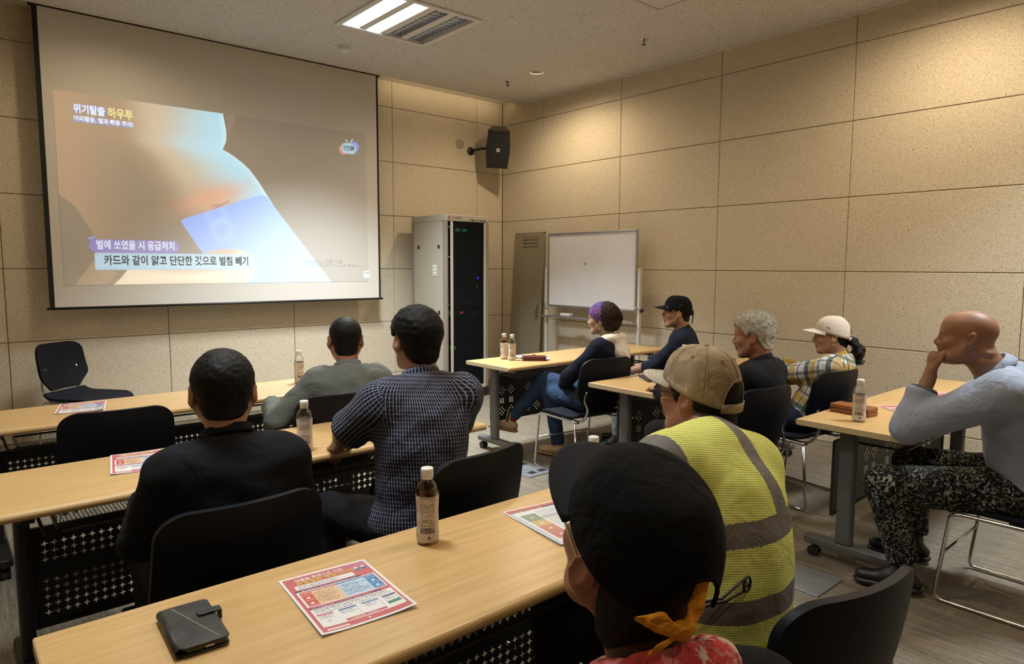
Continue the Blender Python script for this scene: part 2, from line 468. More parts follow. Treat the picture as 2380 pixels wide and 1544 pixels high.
# ------------------------------------------------------------------ coloured grid (flat print / projected picture)
def color_grid(name, nu, nv, pos, colors, m):
    """grid of (nu x nv) quads; pos(u,v)->xyz arrays at vertices, colors: (nv,nu,3) linear, one per quad"""
    u, v = np.meshgrid(np.linspace(0, 1, nu+1), np.linspace(0, 1, nv+1))
    P = np.stack(pos(u.ravel(), v.ravel()), 1).astype(np.float32)
    i = np.arange(nv)[:, None]*(nu+1)+np.arange(nu)[None]
    q = np.stack([i, i+1, i+nu+2, i+nu+1], -1).reshape(-1, 4)
    me = quad_mesh(name, P, q, m, False)
    ca = me.color_attributes.new('Col', 'FLOAT_COLOR', 'CORNER')
    c4 = np.ones((nu*nv, 4, 4), np.float32); c4[:, :, :3] = colors.reshape(-1, 1, 3)
    ca.data.foreach_set('color', c4.ravel()); me.update()
    return me
def quad_mesh(name, P, q, m, smooth=True):
    me = bpy.data.meshes.new(name); n = len(q)
    me.vertices.add(len(P)); me.vertices.foreach_set('co', np.ascontiguousarray(P, np.float32).ravel())
    me.loops.add(n*4); me.loops.foreach_set('vertex_index', np.ascontiguousarray(q, np.int32).ravel())
    me.polygons.add(n); me.polygons.foreach_set('loop_start', np.arange(0, n*4, 4, dtype=np.int32))
    me.polygons.foreach_set('loop_total', np.full(n, 4, np.int32))
    me.polygons.foreach_set('use_smooth', np.full(n, smooth))
    for k in (m if isinstance(m, (list, tuple)) else [m]): me.materials.append(k)
    me.update(calc_edges=True); return me
def lin(r, g, b): return np.array(srgb(r, g, b)[:3])
def sstep(a, b, x): t = np.clip((x-a)/(b-a), 0, 1); return t*t*(3-2*t)
def inpoly(X, Z, poly):
    r = np.zeros(X.shape, bool); n = len(poly)
    for i in range(n):
        x1, z1 = poly[i]; x2, z2 = poly[(i+1) % n]
        if z1 == z2: continue
        c = ((z1 > Z) != (z2 > Z)) & (X < (x2-x1)*(Z-z1)/(z2-z1)+x1); r ^= c
    return r

# ------------------------------------------------------------------ projection screen
SY = -0.20
scr = empty('projection_screen', (-3.42, SY, 1.12), 0, 'large white pull-down projection screen showing a first aid video', 'projection screen')
def sp(x, z): return (x+3.42, z-1.12)      # wall position -> screen local
M_fab = mat('matt_screen_fabric', (0.66, 0.63, 0.58, 1), 0.9, spec=0.1)
M_black = mat('black_cloth_border', (0.006, 0.006, 0.007, 1), 0.8)
x0, z0 = sp(-4.905, 1.12); x1, z1 = sp(-1.93, 3.50)
MB().box(x0, x1, 0.0, 0.0015, z0, z1).build('fabric', M_fab, scr)
for a, b in ((x0-.036, x0), (x1, x1+.022)): MB().box(a, b, -.0005, 0.002, z0, z1).build('border', M_black, scr)
MB().cyl((x0-.055, 0, z0-.008), (x1+.045, 0, z0-.008), .011, 12).build('bottom_bar', M_dark, scr, smooth=True)
MB().cyl((x0-.055, .02, 2.39), (x1+.045, .02, 2.39), .034, 16).build('roller', M_dark, scr, smooth=True)

def video_colors(nu, nv):
    U, V = np.meshgrid((np.arange(nu)+.5)/nu, (np.arange(nv)+.5)/nv)
    X = -4.833+U*2.773; Z = 1.302+V*1.558
    C = np.zeros((nv, nu, 3))+lin(34, 26, 20)*0.4                      # dark backdrop of the clip
    edge = [(-5.2, 2.9), (-3.53, 2.9), (-3.515, 2.80), (-3.502, 2.725), (-3.500, 2.66), (-3.506, 2.61), (-3.54, 2.534), (-3.483, 2.508), (-3.433, 2.479), (-3.36, 2.428), (-3.298, 2.373), (-3.22, 2.275), (-3.16, 2.182), (-3.059, 2.023), (-2.893, 1.779), (-2.719, 1.546), (-2.47, 1.27), (-5.2, 1.27)]
    arm = inpoly(X, Z, edge)
    # skin: bluish white towards the outline, warm tan and dark to the lower left
    ex = np.interp(Z, [1.30, 1.546, 1.779, 2.023, 2.182, 2.373, 2.479, 2.534, 2.66, 2.86], [-2.49, -2.719, -2.893, -3.059, -3.16, -3.298, -3.433, -3.53, -3.50, -3.52])
    d = (ex-X)                                                       # distance in from the outline
    k = sstep(0.0, 1.25, d-0.10*(2.3-Z)+0.05*np.sin(7*X+3*Z))
    bright = lin(128, 192, 216); mid = lin(150, 138, 118); tan = lin(78, 50, 30); deep = lin(30, 18, 10)
    skin = bright+(mid-bright)*sstep(0.0, .45, k)[..., None]
    skin = skin+(tan-skin)*sstep(.42, .85, k)[..., None]
    skin = skin+(deep-skin)*sstep(.8, 1.0, k)[..., None]
    low = sstep(2.35, 1.75, Z+0.18*(X+3.9))[..., None]
    skin = skin*(1-.78*low*np.clip(1-k*.3, 0, 1)[..., None])+deep*.25*low
    # warm top-left haze
    hz = np.exp(-(((X+4.83)/.35)**2))[..., None]; skin = skin+(lin(140, 98, 66)-skin)*hz*.6
    rd = np.exp(-(((X+3.62)/.30)**2+((Z-2.10-.35*(X+3.62))/.10)**2))[..., None]; skin = skin+(lin(190, 110, 70)-skin)*rd*.75
    # dark wedge at lower left outside the arm
    wd = inpoly(X, Z, [(-5.0, 2.10), (-4.838, 2.041), (-4.725, 1.945), (-4.613, 1.74), (-4.55, 1.52), (-4.80, 1.25), (-5.0, 1.25)])
    skin = np.where(wd[..., None], lin(44, 38, 32)*.55, skin)
    rim_ = np.exp(-(d/.035)**2)[..., None]; skin = skin+(lin(170, 214, 226)-skin)*rim_*.7
    C = np.where(arm[..., None], skin, C)
    tri = inpoly(X, Z, [(-3.497, 2.90), (-3.405, 2.90), (-3.42, 2.80), (-3.484, 2.688)])
    C = np.where(tri[..., None] & ~arm[..., None], lin(78, 66, 66)*.7, C)
    # the card
    card = inpoly(X, Z, [(-3.925, 1.858), (-3.915, 1.875), (-3.89, 1.889), (-3.224, 2.136), (-3.19, 2.143), (-3.141, 2.13), (-2.47, 1.28), (-3.36, 1.28), (-3.761, 1.594)])
    g = sstep(-3.95, -2.6, X-.3*(Z-1.9))
    cc = lin(46, 124, 214)+(lin(86, 158, 232)-lin(46, 124, 214))*g[..., None]
    st = (X-3.224*-1-(-3.224+3.224))*0
    band = ((X+3.30)*.83+(Z-2.10)*.55)
    cc = np.where((np.abs(band-.10) < .10)[..., None], cc*1.12, cc)
    for cxx, czz, rr in ((-3.62, 1.93, .075), (-3.57, 1.80, .085)):
        dd = np.hypot(X-cxx, Z-czz); cc = cc+(lin(104, 160, 220)-cc)*np.exp(-((dd-rr)/.03)**2)[..., None]*.5
    C = np.where(card[..., None], cc, C)
    # stinger
    for ax, az, bx, bz in ((-3.50, 2.065, -3.56, 2.03), (-3.56, 2.03, -3.66, 2.015), (-3.56, 2.03, -3.64, 1.985)):
        t = np.clip(((X-ax)*(bx-ax)+(Z-az)*(bz-az))/((bx-ax)**2+(bz-az)**2), 0, 1)
        dd = np.hypot(X-ax-t*(bx-ax), Z-az-t*(bz-az)); C = np.where((dd < .006)[..., None], lin(120, 40, 24), C)
    # fingers along the bottom
    fg = inpoly(X, Z, [(-4.50, 1.28), (-4.42, 1.36), (-4.36, 1.44), (-4.0, 1.50), (-3.60, 1.62), (-3.42, 1.62), (-3.31, 1.57), (-3.26, 1.47), (-3.30, 1.36), (-3.38, 1.28)])
    fc = lin(196, 178, 150)+(lin(150, 120, 92)-lin(196, 178, 150))*sstep(.0, .5, np.abs(np.sin(X*3.1+1.0))*np.abs(Z-1.36)*5)[..., None]
    C = np.where(fg[..., None], fc, C)
    lf = inpoly(X, Z, [(-4.78, 1.28), (-4.60, 1.52), (-4.45, 1.40), (-4.55, 1.28)])
    C = np.where(lf[..., None] & ~fg[..., None], lin(104, 78, 50), C)
    # tan glow of the lower left side, vignette
    return np.clip(C, 0, 1)
M_video = vcol_mat('projected_picture', 0.9, emit=1.05)
NT(M_video).bsdf.inputs['Base Color'].default_value = (0.58, 0.555, 0.515, 1)
NT(M_video).bsdf.inputs['Specular IOR Level'].default_value = 0.1
vx, vz = sp(-4.833, 1.302)
vid = link('projected_video', color_grid('projected_video', 640, 360, lambda u, v: (vx+u*2.773, u*0-0.002, vz+v*1.558), video_colors(1280, 720).reshape(360, 2, 640, 2, 3).mean((1, 3)), M_video), scr)
tag(vid, 'projected video frame of a card scraping skin with captions')
MT = lambda x, z, y=-0.004: Matrix.Translation((x+3.42, y, z-1.12)) @ Matrix.Rotation(math.radians(90), 4, 'X')
def lum(name, r, g, b, s=0.62):
    m = emis(name, srgb(r, g, b), s); NT(m).bsdf.inputs['Base Color'].default_value = (.58, .555, .515, 1); return m
L_white = lum('light_white_print', 214, 236, 250, .8); L_pill = lum('light_violet_print', 70, 66, 200, .62); L_box = lum('light_pale_blue_print', 140, 200, 232, .7)
L_txt = lum('dark_caption_print', 30, 26, 24, .3); NT(L_txt).bsdf.inputs['Base Color'].default_value = (.16, .15, .14, 1); L_yel = lum('light_yellow_print', 226, 214, 140, .75); L_sky = lum('light_sky_print', 70, 120, 235, .6); L_org = lum('light_orange_print', 214, 120, 80, .6)
def flat(name, poly, m, parent, y):
    b = MB(); b.add([(x+3.42, y, z-1.12) for x, z in poly], [tuple(range(len(poly)))]); return b.build(name, m, parent)
flat('caption_pill', rrect(.70, .108, .053, 6, -4.295, 1.630), L_pill, vid, -.003)
flat('caption_box', rrect(1.332, .145, .014, 3, -3.942, 1.500), L_box, vid, -.0032)
d = MB()
for i in range(56):
    for zz in (1.563, 1.438):
        xx = -4.59+i*1.30/56; d.add([(xx+3.42, -.0036, zz-1.12), (xx+.014+3.42, -.0036, zz-1.12), (xx+.014+3.42, -.0036, zz+.004-1.12), (xx+3.42, -.0036, zz+.004-1.12)], [(0, 1, 2, 3)])
d.build('caption_dashes', lum('dash_print', 90, 140, 190), vid)['kind'] = 'stuff'
put_text('caption_line', '벌에 쏘였을 시 응급처치', .085, L_white, vid, MT(-4.288, 1.632), .0012, width=.60)
put_text('caption_line', '카드와 같이 얇고 단단한 것으로 벌침 빼기', .092, L_txt, vid, MT(-3.938, 1.503), .0022, width=1.20)
for dx, rr in ((0, .018), (.022, .015)):
    flat('caption_leaf', [(-4.63+dx+rr*math.cos(q)*1.1, 1.69+.01*dx/.022+rr*.6*math.sin(q)) for q in (i*.6 for i in range(10))], L_sky, vid, -.0034)
put_text('title_line', '위기탈출', .078, L_sky, vid, MT(-4.588, 2.728, -.0036), .0055, width=.232)
put_text('title_line', '위기탈출', .078, L_white, vid, MT(-4.588, 2.728), .0022, width=.222)
put_text('title_line', '하우투', .090, lum('olive_print', 150, 138, 70, .6), vid, MT(-4.363, 2.728, -.0036), .0055, width=.196)
put_text('title_line', '하우투', .090, L_yel, vid, MT(-4.363, 2.728), .002, width=.186)
flat('title_bar', rrect(.44, .05, .008, 3, -4.486, 2.652), lum('title_bar_print', 60, 95, 210, .5), vid, -.003)
put_text('title_line', '야외활동, 벌과 해충 주의!', .046, L_white, vid, MT(-4.486, 2.654), .0012, width=.43)
# small television logo at the right
flat('logo_glow', [(-2.325+.05*math.cos(q), 2.668+.05*math.sin(q)) for q in (i*.4 for i in range(16))], L_org, vid, -.003)
flat('logo_glow', [(-2.195+.05*math.cos(q), 2.715+.05*math.sin(q)) for q in (i*.4 for i in range(16))], L_sky, vid, -.003)
flat('logo_screen', rrect(.17, .105, .05, 6, -2.262, 2.687), L_box, vid, -.0034)
put_text('logo_text', '안전韓', .058, L_txt, vid, MT(-2.262, 2.687), .001, width=.125)
for a, b in (((-2.27, 2.738), (-2.296, 2.782)), ((-2.25, 2.738), (-2.215, 2.790))):
    k = MB(); dx, dz = b[0]-a[0], b[1]-a[1]; l = math.hypot(dx, dz); nx, nz = -dz/l*.0035, dx/l*.0035
    k.add([(a[0]+nx+3.42, -.0034, a[1]+nz-1.12), (a[0]-nx+3.42, -.0034, a[1]-nz-1.12), (b[0]-nx+3.42, -.0034, b[1]-nz-1.12), (b[0]+nx+3.42, -.0034, b[1]+nz-1.12)], [(0, 1, 2, 3)]); k.build('logo_aerial', L_white, vid)
L_faint = lum('faint_overlay_print', 110, 106, 100, .35)
put_text('overlay_line', 'Windows 정품 인증', .050, L_faint, vid, MT(-2.56, 1.512), 0, width=.40)
put_text('overlay_line', '[설정]으로 이동하여 Windows를 정품 인증합니다.', .028, L_faint, vid, MT(-2.42, 1.473), 0, width=.60)
flat('corner_mark', rrect(.072, .072, .004, 2, -2.078, 1.376), L_white, vid, -.003)
put_text('corner_mark_text', '안전한', .022, L_txt, vid, MT(-2.078, 1.389), .0006); put_text('corner_mark_text', 'TV', .026, L_sky, vid, MT(-2.078, 1.364), .001)

# ------------------------------------------------------------------ equipment rack
M_rack = mat('rack_beige_enamel', (0.40, 0.37, 0.30, 1), 0.5); M_rackd = mat('rack_grey_frame', (0.24, 0.21, 0.18, 1), 0.45)
M_panel = mat('equipment_black', (0.010, 0.010, 0.011, 1), 0.35); M_glass = mat('smoked_glass', (0.16, 0.17, 0.18, 1), 0.03, spec=0.5)
NT(M_glass).bsdf.inputs['Transmission Weight'].default_value = 0.95; NT(M_glass).bsdf.inputs['IOR'].default_value = 1.02
G_led = emis('green_led', srgb(90, 220, 120), 0.6); G2_led = emis('lime_led', srgb(130, 220, 40), 0.7); B_led = emis('blue_led', srgb(30, 60, 255), 3.0); R_led = emis('red_led', srgb(255, 90, 60), 1.6)
W_dot = mat('pale_marking', (0.5, 0.5, 0.48, 1), 0.5)
RX, RY, RW, RD, RH = -1.18, -0.82, 0.60, 0.66, 2.02
rk = empty('equipment_rack', (RX, RY, 0), 0, 'tall beige equipment rack with smoked glass door by the screen', 'equipment rack')
w = RW/2
b = MB(); b.box(-w, w, 0, .03, 0.0, .10); b.box(-w, -w+.03, .03, RD, 0, .10); b.box(w-.03, w, .03, RD, 0, .10); b.build('plinth', M_dark, rk)
b = MB(); b.box(-w, w, 0, RD, RH-.07, RH); b.build('top', M_rack, rk, bevel=.008)
for sx in (-1, 1):
    for y0 in (0.0, RD-.05):
        b = MB(); xx = sorted((sx*w, sx*(w-.045))); b.box(xx[0], xx[1], y0, y0+.05, .10, RH-.07); b.build('corner_post', M_rackd, rk, bevel=.012, seg=3)
for sx in (-1, 1):
    xx = sorted((sx*(w-.004), sx*(w-.014)))
    sd = MB().box(xx[0], xx[1], .05, RD-.05, .10, RH-.07).build('side_panel', M_rack, rk)
    if sx < 0:
        for yy in (.105, .50):
            for zz in (.95, 1.66): MB().box(-w-.001, -w+.006, yy, yy+.035, zz, zz+.035).build('latch', M_dark, sd)
        s = MB().box(-w-.002, -w+.004, .165, .235, 1.36, 1.48).build('socket_plate', mat('socket_white', (.75, .74, .70, 1), .4), sd, bevel=.003)
        k = MB()
        for yy in (.18, .205):
            for zz in (1.375, 1.41, 1.445): k.box(-w-.0035, -w-.001, yy, yy+.010, zz, zz+.012)
        o_ = k.build('socket_holes', M_dark, sd); o_['kind'] = 'stuff'
MB().box(-w+.01, w-.01, RD-.02, RD-.01, .10, RH-.07).build('back_panel', M_rack, rk)
# door: pale frame and glass, slightly in front
dr = MB(); 
for a in ((-w+.075, -w+.105, .10, RH-.075), (w-.075, w-.045, .10, RH-.075)): dr.box(a[0], a[1], -.004, .012, a[2], a[3])
dr.box(-w+.105, w-.075, -.004, .012, .10, .14)
door = dr.build('door', mat('door_frame_ivory', (.46, .43, .34, 1), .45), rk, bevel=.003)
MB().box(-w+.105, w-.075, .002, .006, .14, RH-.08).build('glass', M_glass, door)
put_text('name_plate', 'GLOBSYS', .034, mat('rack_print_dark', (.16, .14, .13, 1), .6), rk, Matrix.Translation((-w+.155, -.0015, RH-.034)) @ Matrix.Rotation(math.radians(90), 4, 'X'), .0005, width=.14)
e = MB(); e.add([(-w+.055+.017*math.cos(q*.524), -.0015, RH-.034+.022*math.sin(q*.524)) for q in range(12)], [tuple(range(12))]); e.build('emblem', mat('emblem_red', (.30, .03, .03, 1), .5), rk)
put_text('emblem_letter', 'A', .03, W_dot, rk, Matrix.Translation((-w+.055, -.0025, RH-.034)) @ Matrix.Rotation(math.radians(90), 4, 'X'))
put_text('name_plate', 'Digital · PA · AV System', .024, mat('rack_print_black', (.01, .01, .01, 1), .6), rk, Matrix.Translation((w-.15, -.0015, RH-.050)) @ Matrix.Rotation(math.radians(90), 4, 'X'), .0006, width=.215)
# rack units behind the glass
units = [(1.80, .12), (1.60, .17), (1.30, .27), (1.02, .22), (.92, .07), (.66, .22), (.50, .12), (.20, .26)]
def unit(z, h, y=.05): return MB().box(-w+.05, w-.05, y, RD-.12, z, z+h).build('rack_unit', M_panel, rk, bevel=.003)
us = [unit(z, h) for z, h in units]
def dots(parent, pts, sx, sz, m, name, y=.047):
    k = MB()
    for x, z in pts: k.box(x-sx/2, x+sx/2, y, y+.004, z-sz/2, z+sz/2)
    k.build(name, m, parent)
dots(us[0], [(-.10, 1.86), (-.005, 1.86)], .062, .030, G_led, 'display'); dots(us[0], [(-.10, 1.895), (-.005, 1.895)], .05, .006, W_dot, 'marking')
dots(us[2], [(-.14+i*.03, 1.40) for i in range(6)], .006, .006, W_dot, 'indicator'); dots(us[2], [(.10, 1.45), (.15, 1.42)], .012, .012, W_dot, 'indicator')
MB().lathe([(.001, -.006), (.011, -.006), (.016, 0)], 16).xform(Matrix.Translation((.175, .046, 1.335)) @ Matrix.Rotation(math.radians(-90), 4, 'X')).build('power_lamp', B_led, us[2])
dots(us[3], [(.165, 1.245)], .022, .014, G2_led, 'indicator'); dots(us[3], [(-.18+i*.031, 1.165) for i in range(9)], .009, .012, W_dot, 'fader'); dots(us[3], [(-.18+i*.031, 1.205) for i in range(9)], .005, .005, W_dot, 'indicator')
dots(us[3], [(-.17+i*.031, 1.075+.008*(i % 3)) for i in range(10)], .014, .03, W_dot, 'fader'); dots(us[3], [(-.05, 1.05)], .34, .004, W_dot, 'marking'); dots(us[3], [(.125+i*.02, 1.15) for i in range(3)], .015, .022, mat('dim_key', (.12, .12, .12, 1), .5), 'key')
dots(us[3], [(-.185, 1.04)], .002, .002, W_dot, 'marking')
grey = mat('unit_grey_face', (.10, .10, .10, 1), .4)
b = MB().box(-w+.03, w-.16, .040, .048, .925, .985).build('unit_face', grey, us[4]); dots(us[4], [(-.055, .958)], .04, .022, R_led, 'display', .037)
MB().lathe([(.001, -.01), (.026, -.01), (.026, 0)], 20).xform(Matrix.Translation((.02, .040, .955)) @ Matrix.Rotation(math.radians(-90), 4, 'X')).build('dial', M_dark, us[4])
dots(us[4], [(.07+i*.03, .945+j*.024) for i in range(4) for j in range(2)], .02, .014, mat('key_pale', (.3, .3, .29, 1), .5), 'key', .038)
dots(us[5], [(.16, .80)], .008, .008, W_dot, 'indicator'); dots(us[6], [(-.165, .575)], .07, .034, G2_led, 'display'); dots(us[6], [(-.18, .53), (-.155, .53)], .01, .008, G2_led, 'indicator'); dots(us[6], [(.15, .58)], .008, .008, W_dot, 'indicator')
MB().box(-w+.06, w-.06, .03, .24, 1.585, 1.592).build('shelf_plate', M_panel, rk)
MB().box(-w+.045, -w+.10, .02, .10, 1.565, 1.572).build('shelf_edge', W_dot, rk); MB().box(-w+.045, -w+.10, .02, .10, 1.885, 1.892).build('shelf_edge', W_dot, rk)

# ------------------------------------------------------------------ spare steel door leaning on the right wall
M_khaki = mat('khaki_enamel', (0.25, 0.22, 0.155, 1), 0.45)
pd = empty('steel_door_panel', (-0.135, -0.575, 0), 0, 'narrow khaki steel cabinet door leaning against the right wall', 'door panel')
H, W2 = 1.885, .26
M = Matrix.Rotation(math.radians(90), 4, 'Z') @ Matrix.Identity(4)
tilt = Matrix.Rotation(math.atan2(.10, H), 4, 'Y')
b = MB(); 
SL = []
for gx in (-.11, .03):
    for r_ in range(4):
        for c_ in range(3): SL.append((gx-.055+c_*.045+.02, H-.05-r_*.042))
# sheet with real slots
ys = sorted({-W2, W2} | {round(x-.017, 4) for x, _ in SL} | {round(x+.017, 4) for x, _ in SL}); zs = sorted({.0, H} | {round(z-.009, 4) for _, z in SL} | {round(z+.009, 4) for _, z in SL})
for i in range(len(ys)-1):
    for j in range(len(zs)-1):
        cy_, cz_ = (ys[i]+ys[i+1])/2, (zs[j]+zs[j+1])/2
        if any(abs(cy_-a) < .016 and abs(cz_-c) < .008 for a, c in SL): continue
        b.add([(-.012, ys[i], zs[j]), (-.012, ys[i+1], zs[j]), (-.012, ys[i+1], zs[j+1]), (-.012, ys[i], zs[j+1])], [(3, 2, 1, 0)])
b.build('sheet', M_khaki, pd).matrix_local = tilt
b = MB()
for a in ((-W2, -W2+.012, 0, H), (W2-.012, W2, 0, H)): b.box(-.013, .012, a[0], a[1], a[2], a[3])
b.box(-.013, .012, -W2, W2, H-.012, H); b.box(-.013, .012, -W2, W2, 0, .012)
b.build('flange', M_khaki, pd).matrix_local = tilt
h_ = MB().box(-.030, -.012, -W2+.035, -W2+.065, .87, 1.01); hd = h_.build('handle_plate', M_steel, pd, bevel=.004); hd.matrix_local = tilt
MB().tube(arc_path([(-.03, -W2+.05, .97), (-.06, -W2+.05, .96), (-.06, -W2+.05, .86)], .02), .007, 8).build('handle', M_steel, hd, smooth=True)

# ------------------------------------------------------------------ whiteboard on its stand
M_wbs = mat('whiteboard_enamel', (0.60, 0.59, 0.60, 1), 0.16, spec=0.5)
t = NT(M_wbs); c = t.coord(); n = t.noise(c, 3.0, 4, .6); t.l(t.mix(t.math('MULTIPLY', n, .5), (.76, .75, .77, 1), (.58, .57, .59, 1)), t.bsdf.inputs['Base Color'])
M_alu = mat('aluminium_trim', (.45, .45, .45, 1), .35, .8); M_stand = mat('ivory_stand_enamel', (.62, .60, .54, 1), .45)
wbx, wy0, wy1 = -.25, -2.425, -1.135
wbd = empty('whiteboard_stand', (wbx, (wy0+wy1)/2, 0), 0, 'white magnetic whiteboard on a pale wheeled metal stand', 'whiteboard')
hw = (wy1-wy0)/2
MB().box(-.008, .004, -hw+.01, hw-.01, 1.025, 1.835).build('board', M_wbs, wbd)
b = MB()
for a in ((-hw, -hw+.022, 1.015, 1.845), (hw-.022, hw, 1.015, 1.845)): b.box(-.018, .012, a[0], a[1], a[2], a[3])
b.box(-.018, .012, -hw+.022, hw-.022, 1.823, 1.845); b.box(-.018, .012, -hw+.022, hw-.022, 1.015, 1.037)
b.build('board_frame', M_alu, wbd, bevel=.006)
for sy in (-1, 1):
    yy = sy*(hw+.03)
    b = MB(); b.box(-.018, .018, yy-.016, yy+.016, .08, 1.45); b.build('post', M_stand, wbd, bevel=.004)
    b = MB(); b.box(-.26, .20, yy-.02, yy+.02, .055, .085); b.build('foot', M_stand, wbd, bevel=.006)
    for xx in (-.23, .17):
        b = MB(); b.cyl((xx, yy-.012, .026), (xx, yy+.012, .026), .026, 16); b.cyl((xx, yy, .045), (xx, yy, .06), .008, 8); b.build('castor', M_dark, wbd)
    k = MB().lathe([(.001, -.03), (.018, -.03), (.022, -.018), (.010, 0)], 16).xform(Matrix.Translation((0, yy+sy*.016, 1.03)) @ Matrix.Rotation(math.radians(90*sy), 4, 'X')); k.build('clamp_knob', M_dark, wbd, smooth=True)
    b = MB(); b.tube(arc_path([(-.02, yy, 1.05), (-.045, yy-sy*.01, 1.06), (-.045, yy-sy*.01, 1.0), (-.02, yy-sy*.02, .985)], .02), .006, 6); b.build('hook', M_alu, wbd)
b = MB(); b.box(-.085, .0, -hw-.02, hw+.02, .895, .903); b.box(-.090, -.082, -hw-.02, hw+.02, .895, .918); b.build('tray', M_alu, wbd, bevel=.002)
b = MB(); b.box(-.012, .012, -hw-.02, hw+.02, .30, .33); b.build('crossbar', M_stand, wbd, bevel=.004)
er = empty('whiteboard_eraser', (wbx-.045, -1.47, .9035), 0, 'pale felt whiteboard eraser on the whiteboard tray', 'eraser')
MB().box(-.027, .027, -.07, .07, 0, .016).build('felt', mat('grey_felt', (.22, .22, .22, 1), .95), er); MB().box(-.028, .028, -.072, .072, .016, .044).build('body', mat('eraser_white', (.62, .60, .56, 1), .6), er, bevel=.005)
mk = MB().tube([(0, -.06, 0), (0, .03, 0), (0, .031, 0), (0, .066, 0)], [.009, .009, .0075, .0075], 12)
tag(mk.build('marker_pen', [mat('marker_red', (.30, .03, .03, 1), .4)], None, smooth=True, loc=(wbx-.06, -1.30, .9125)), 'red marker pen on the whiteboard tray', 'marker')
tag(MB().box(-.02, .02, -.11, .11, 0, .012).build('marker_case', mat('case_white', (.6, .6, .58, 1), .5), None, bevel=.003, loc=(wbx-.04, -2.20, .9035)), 'flat white marker case at the near end of the whiteboard tray', 'case')
tag(MB().lathe([(.001, 0), (.008, 0), (.008, .006), (.001, .006)], 12).xform(Matrix.Rotation(math.radians(-90), 4, 'Y')).build('board_magnet', M_dark, None, smooth=True, loc=(wbx-.0085, -1.72, 1.50)), 'tiny dark magnet in the middle of the whiteboard', 'magnet')

# ------------------------------------------------------------------ loudspeaker in the corner
spk = empty('wall_speaker', (-0.35, -0.33, 2.66), 0, 'black two-way loudspeaker on a wall bracket in the front corner', 'loudspeaker')
M_spk = mat('speaker_black_shell', (0.012, 0.012, 0.013, 1), 0.42); M_grille = mat('speaker_grille', (0.008, 0.008, 0.009, 1), 0.7)
R = Matrix.Translation((0, 0, .23)) @ Matrix.Rotation(math.radians(-38), 4, 'Z') @ Matrix.Rotation(math.radians(20), 4, 'X') @ Matrix.Rotation(math.radians(3), 4, 'Y')
def spk_w(z):  # half width along the height, waisted
    return .128+.020*math.cos((z)/.22*math.pi*1.05)*0.6+.012*abs(z)/.22
NZ = 18; rings = []
for i in range(NZ+1):
    z = -.22+.44*i/NZ; hwid = spk_w(z) * (1.0 if 0 < i < NZ else .985)
    dome = .0
    ring = [(-hwid, -.10), (hwid, -.10), (hwid+.004, -.085), (hwid*.72, .085), (hwid*.5, .115), (-hwid*.5, .115), (-hwid*.72, .085), (-hwid-.004, -.085)]
    rings.append([(x, y, z+(.028*(1-(x/.16)**2) if i == NZ else 0)-(.012 if i == 0 and y > 0 else 0)) for x, y in ring])
b = MB(); vs = [p for r_ in rings for p in r_]; fs = []
for i in range(NZ):
    for j in range(8): fs.append((i*8+j, i*8+(j+1) % 8, (i+1)*8+(j+1) % 8, (i+1)*8+j))
fs += [tuple(range(7, -1, -1)), tuple(NZ*8+j for j in range(8))]
b.add(vs, fs); o = b.build('cabinet', M_spk, spk, bevel=.006); o.matrix_local = R
b = MB(); gv = []
for i in range(NZ+1):
    z = -.205+.40*i/NZ; hh = spk_w(z)-.008
    gv += [(-hh, -.102, z), (-hh*.5, -.108, z), (0, -.110, z), (hh*.5, -.108, z), (hh, -.102, z)]
b.add(gv, [(i*5+j, i*5+j+1, (i+1)*5+j+1, (i+1)*5+j) for i in range(NZ) for j in range(4)])
g = b.build('grille', M_grille, spk, smooth=True); g.matrix_local = R
b = MB(); b.box(-.02, .02, -.1125, -.1105, -.02, .02); q = b.build('badge', mat('badge_white', (.6, .6, .58, 1), .4), spk); q.matrix_local = R
q = put_text('badge_letters', 'EV', .028, M_dark, spk, Matrix.Translation((0, -.1135, 0)) @ Matrix.Rotation(math.radians(90), 4, 'X'), .0008); q.matrix_local = R
b = MB(); b.tube([(0.0, .06, .24), (-.10, .20, .24), (-.16, .30, .22)], .016, 10); b.build('bracket_arm', M_spk, spk, smooth=True)
b = MB().lathe([(.001, .022), (.03, .018), (.05, .008), (.05, 0)], 24).xform(Matrix.Translation((-.165, .329, .22)) @ Matrix.Rotation(math.radians(90), 4, 'X')); b.build('wall_mount', M_spk, spk, smooth=True)

# ------------------------------------------------------------------ floor outlets
M_out = mat('outlet_grey_metal', (.30, .31, .32, 1), .4, .5)
def outlet(x, y, label, full=True):
    r = empty('floor_outlet', (x, y, 0), 0, label, 'floor outlet', 'floor outlet plates')
    MB().box(-.13, .13, -.17, .17, 0, .006).build('plate', M_out, r, bevel=.002)
    if full:
        for xx, yy in ((-.045, -.10), (.045, -.10), (-.045, .10), (.045, .10)): MB().box(xx-.028, xx+.028, yy-.024, yy+.024, .006, .0075).build('socket', M_dark, r)
        MB().lathe([(.05, .006), (.05, .0075), (.001, .0075)], 24).build('cover', M_out, r)
outlet(-2.45, -3.22, 'grey floor outlet plate with black sockets by the crossed-legs chair')
outlet(-2.62, -5.32, 'grey floor outlet plate beside the castor of the bald man\'s table', False)

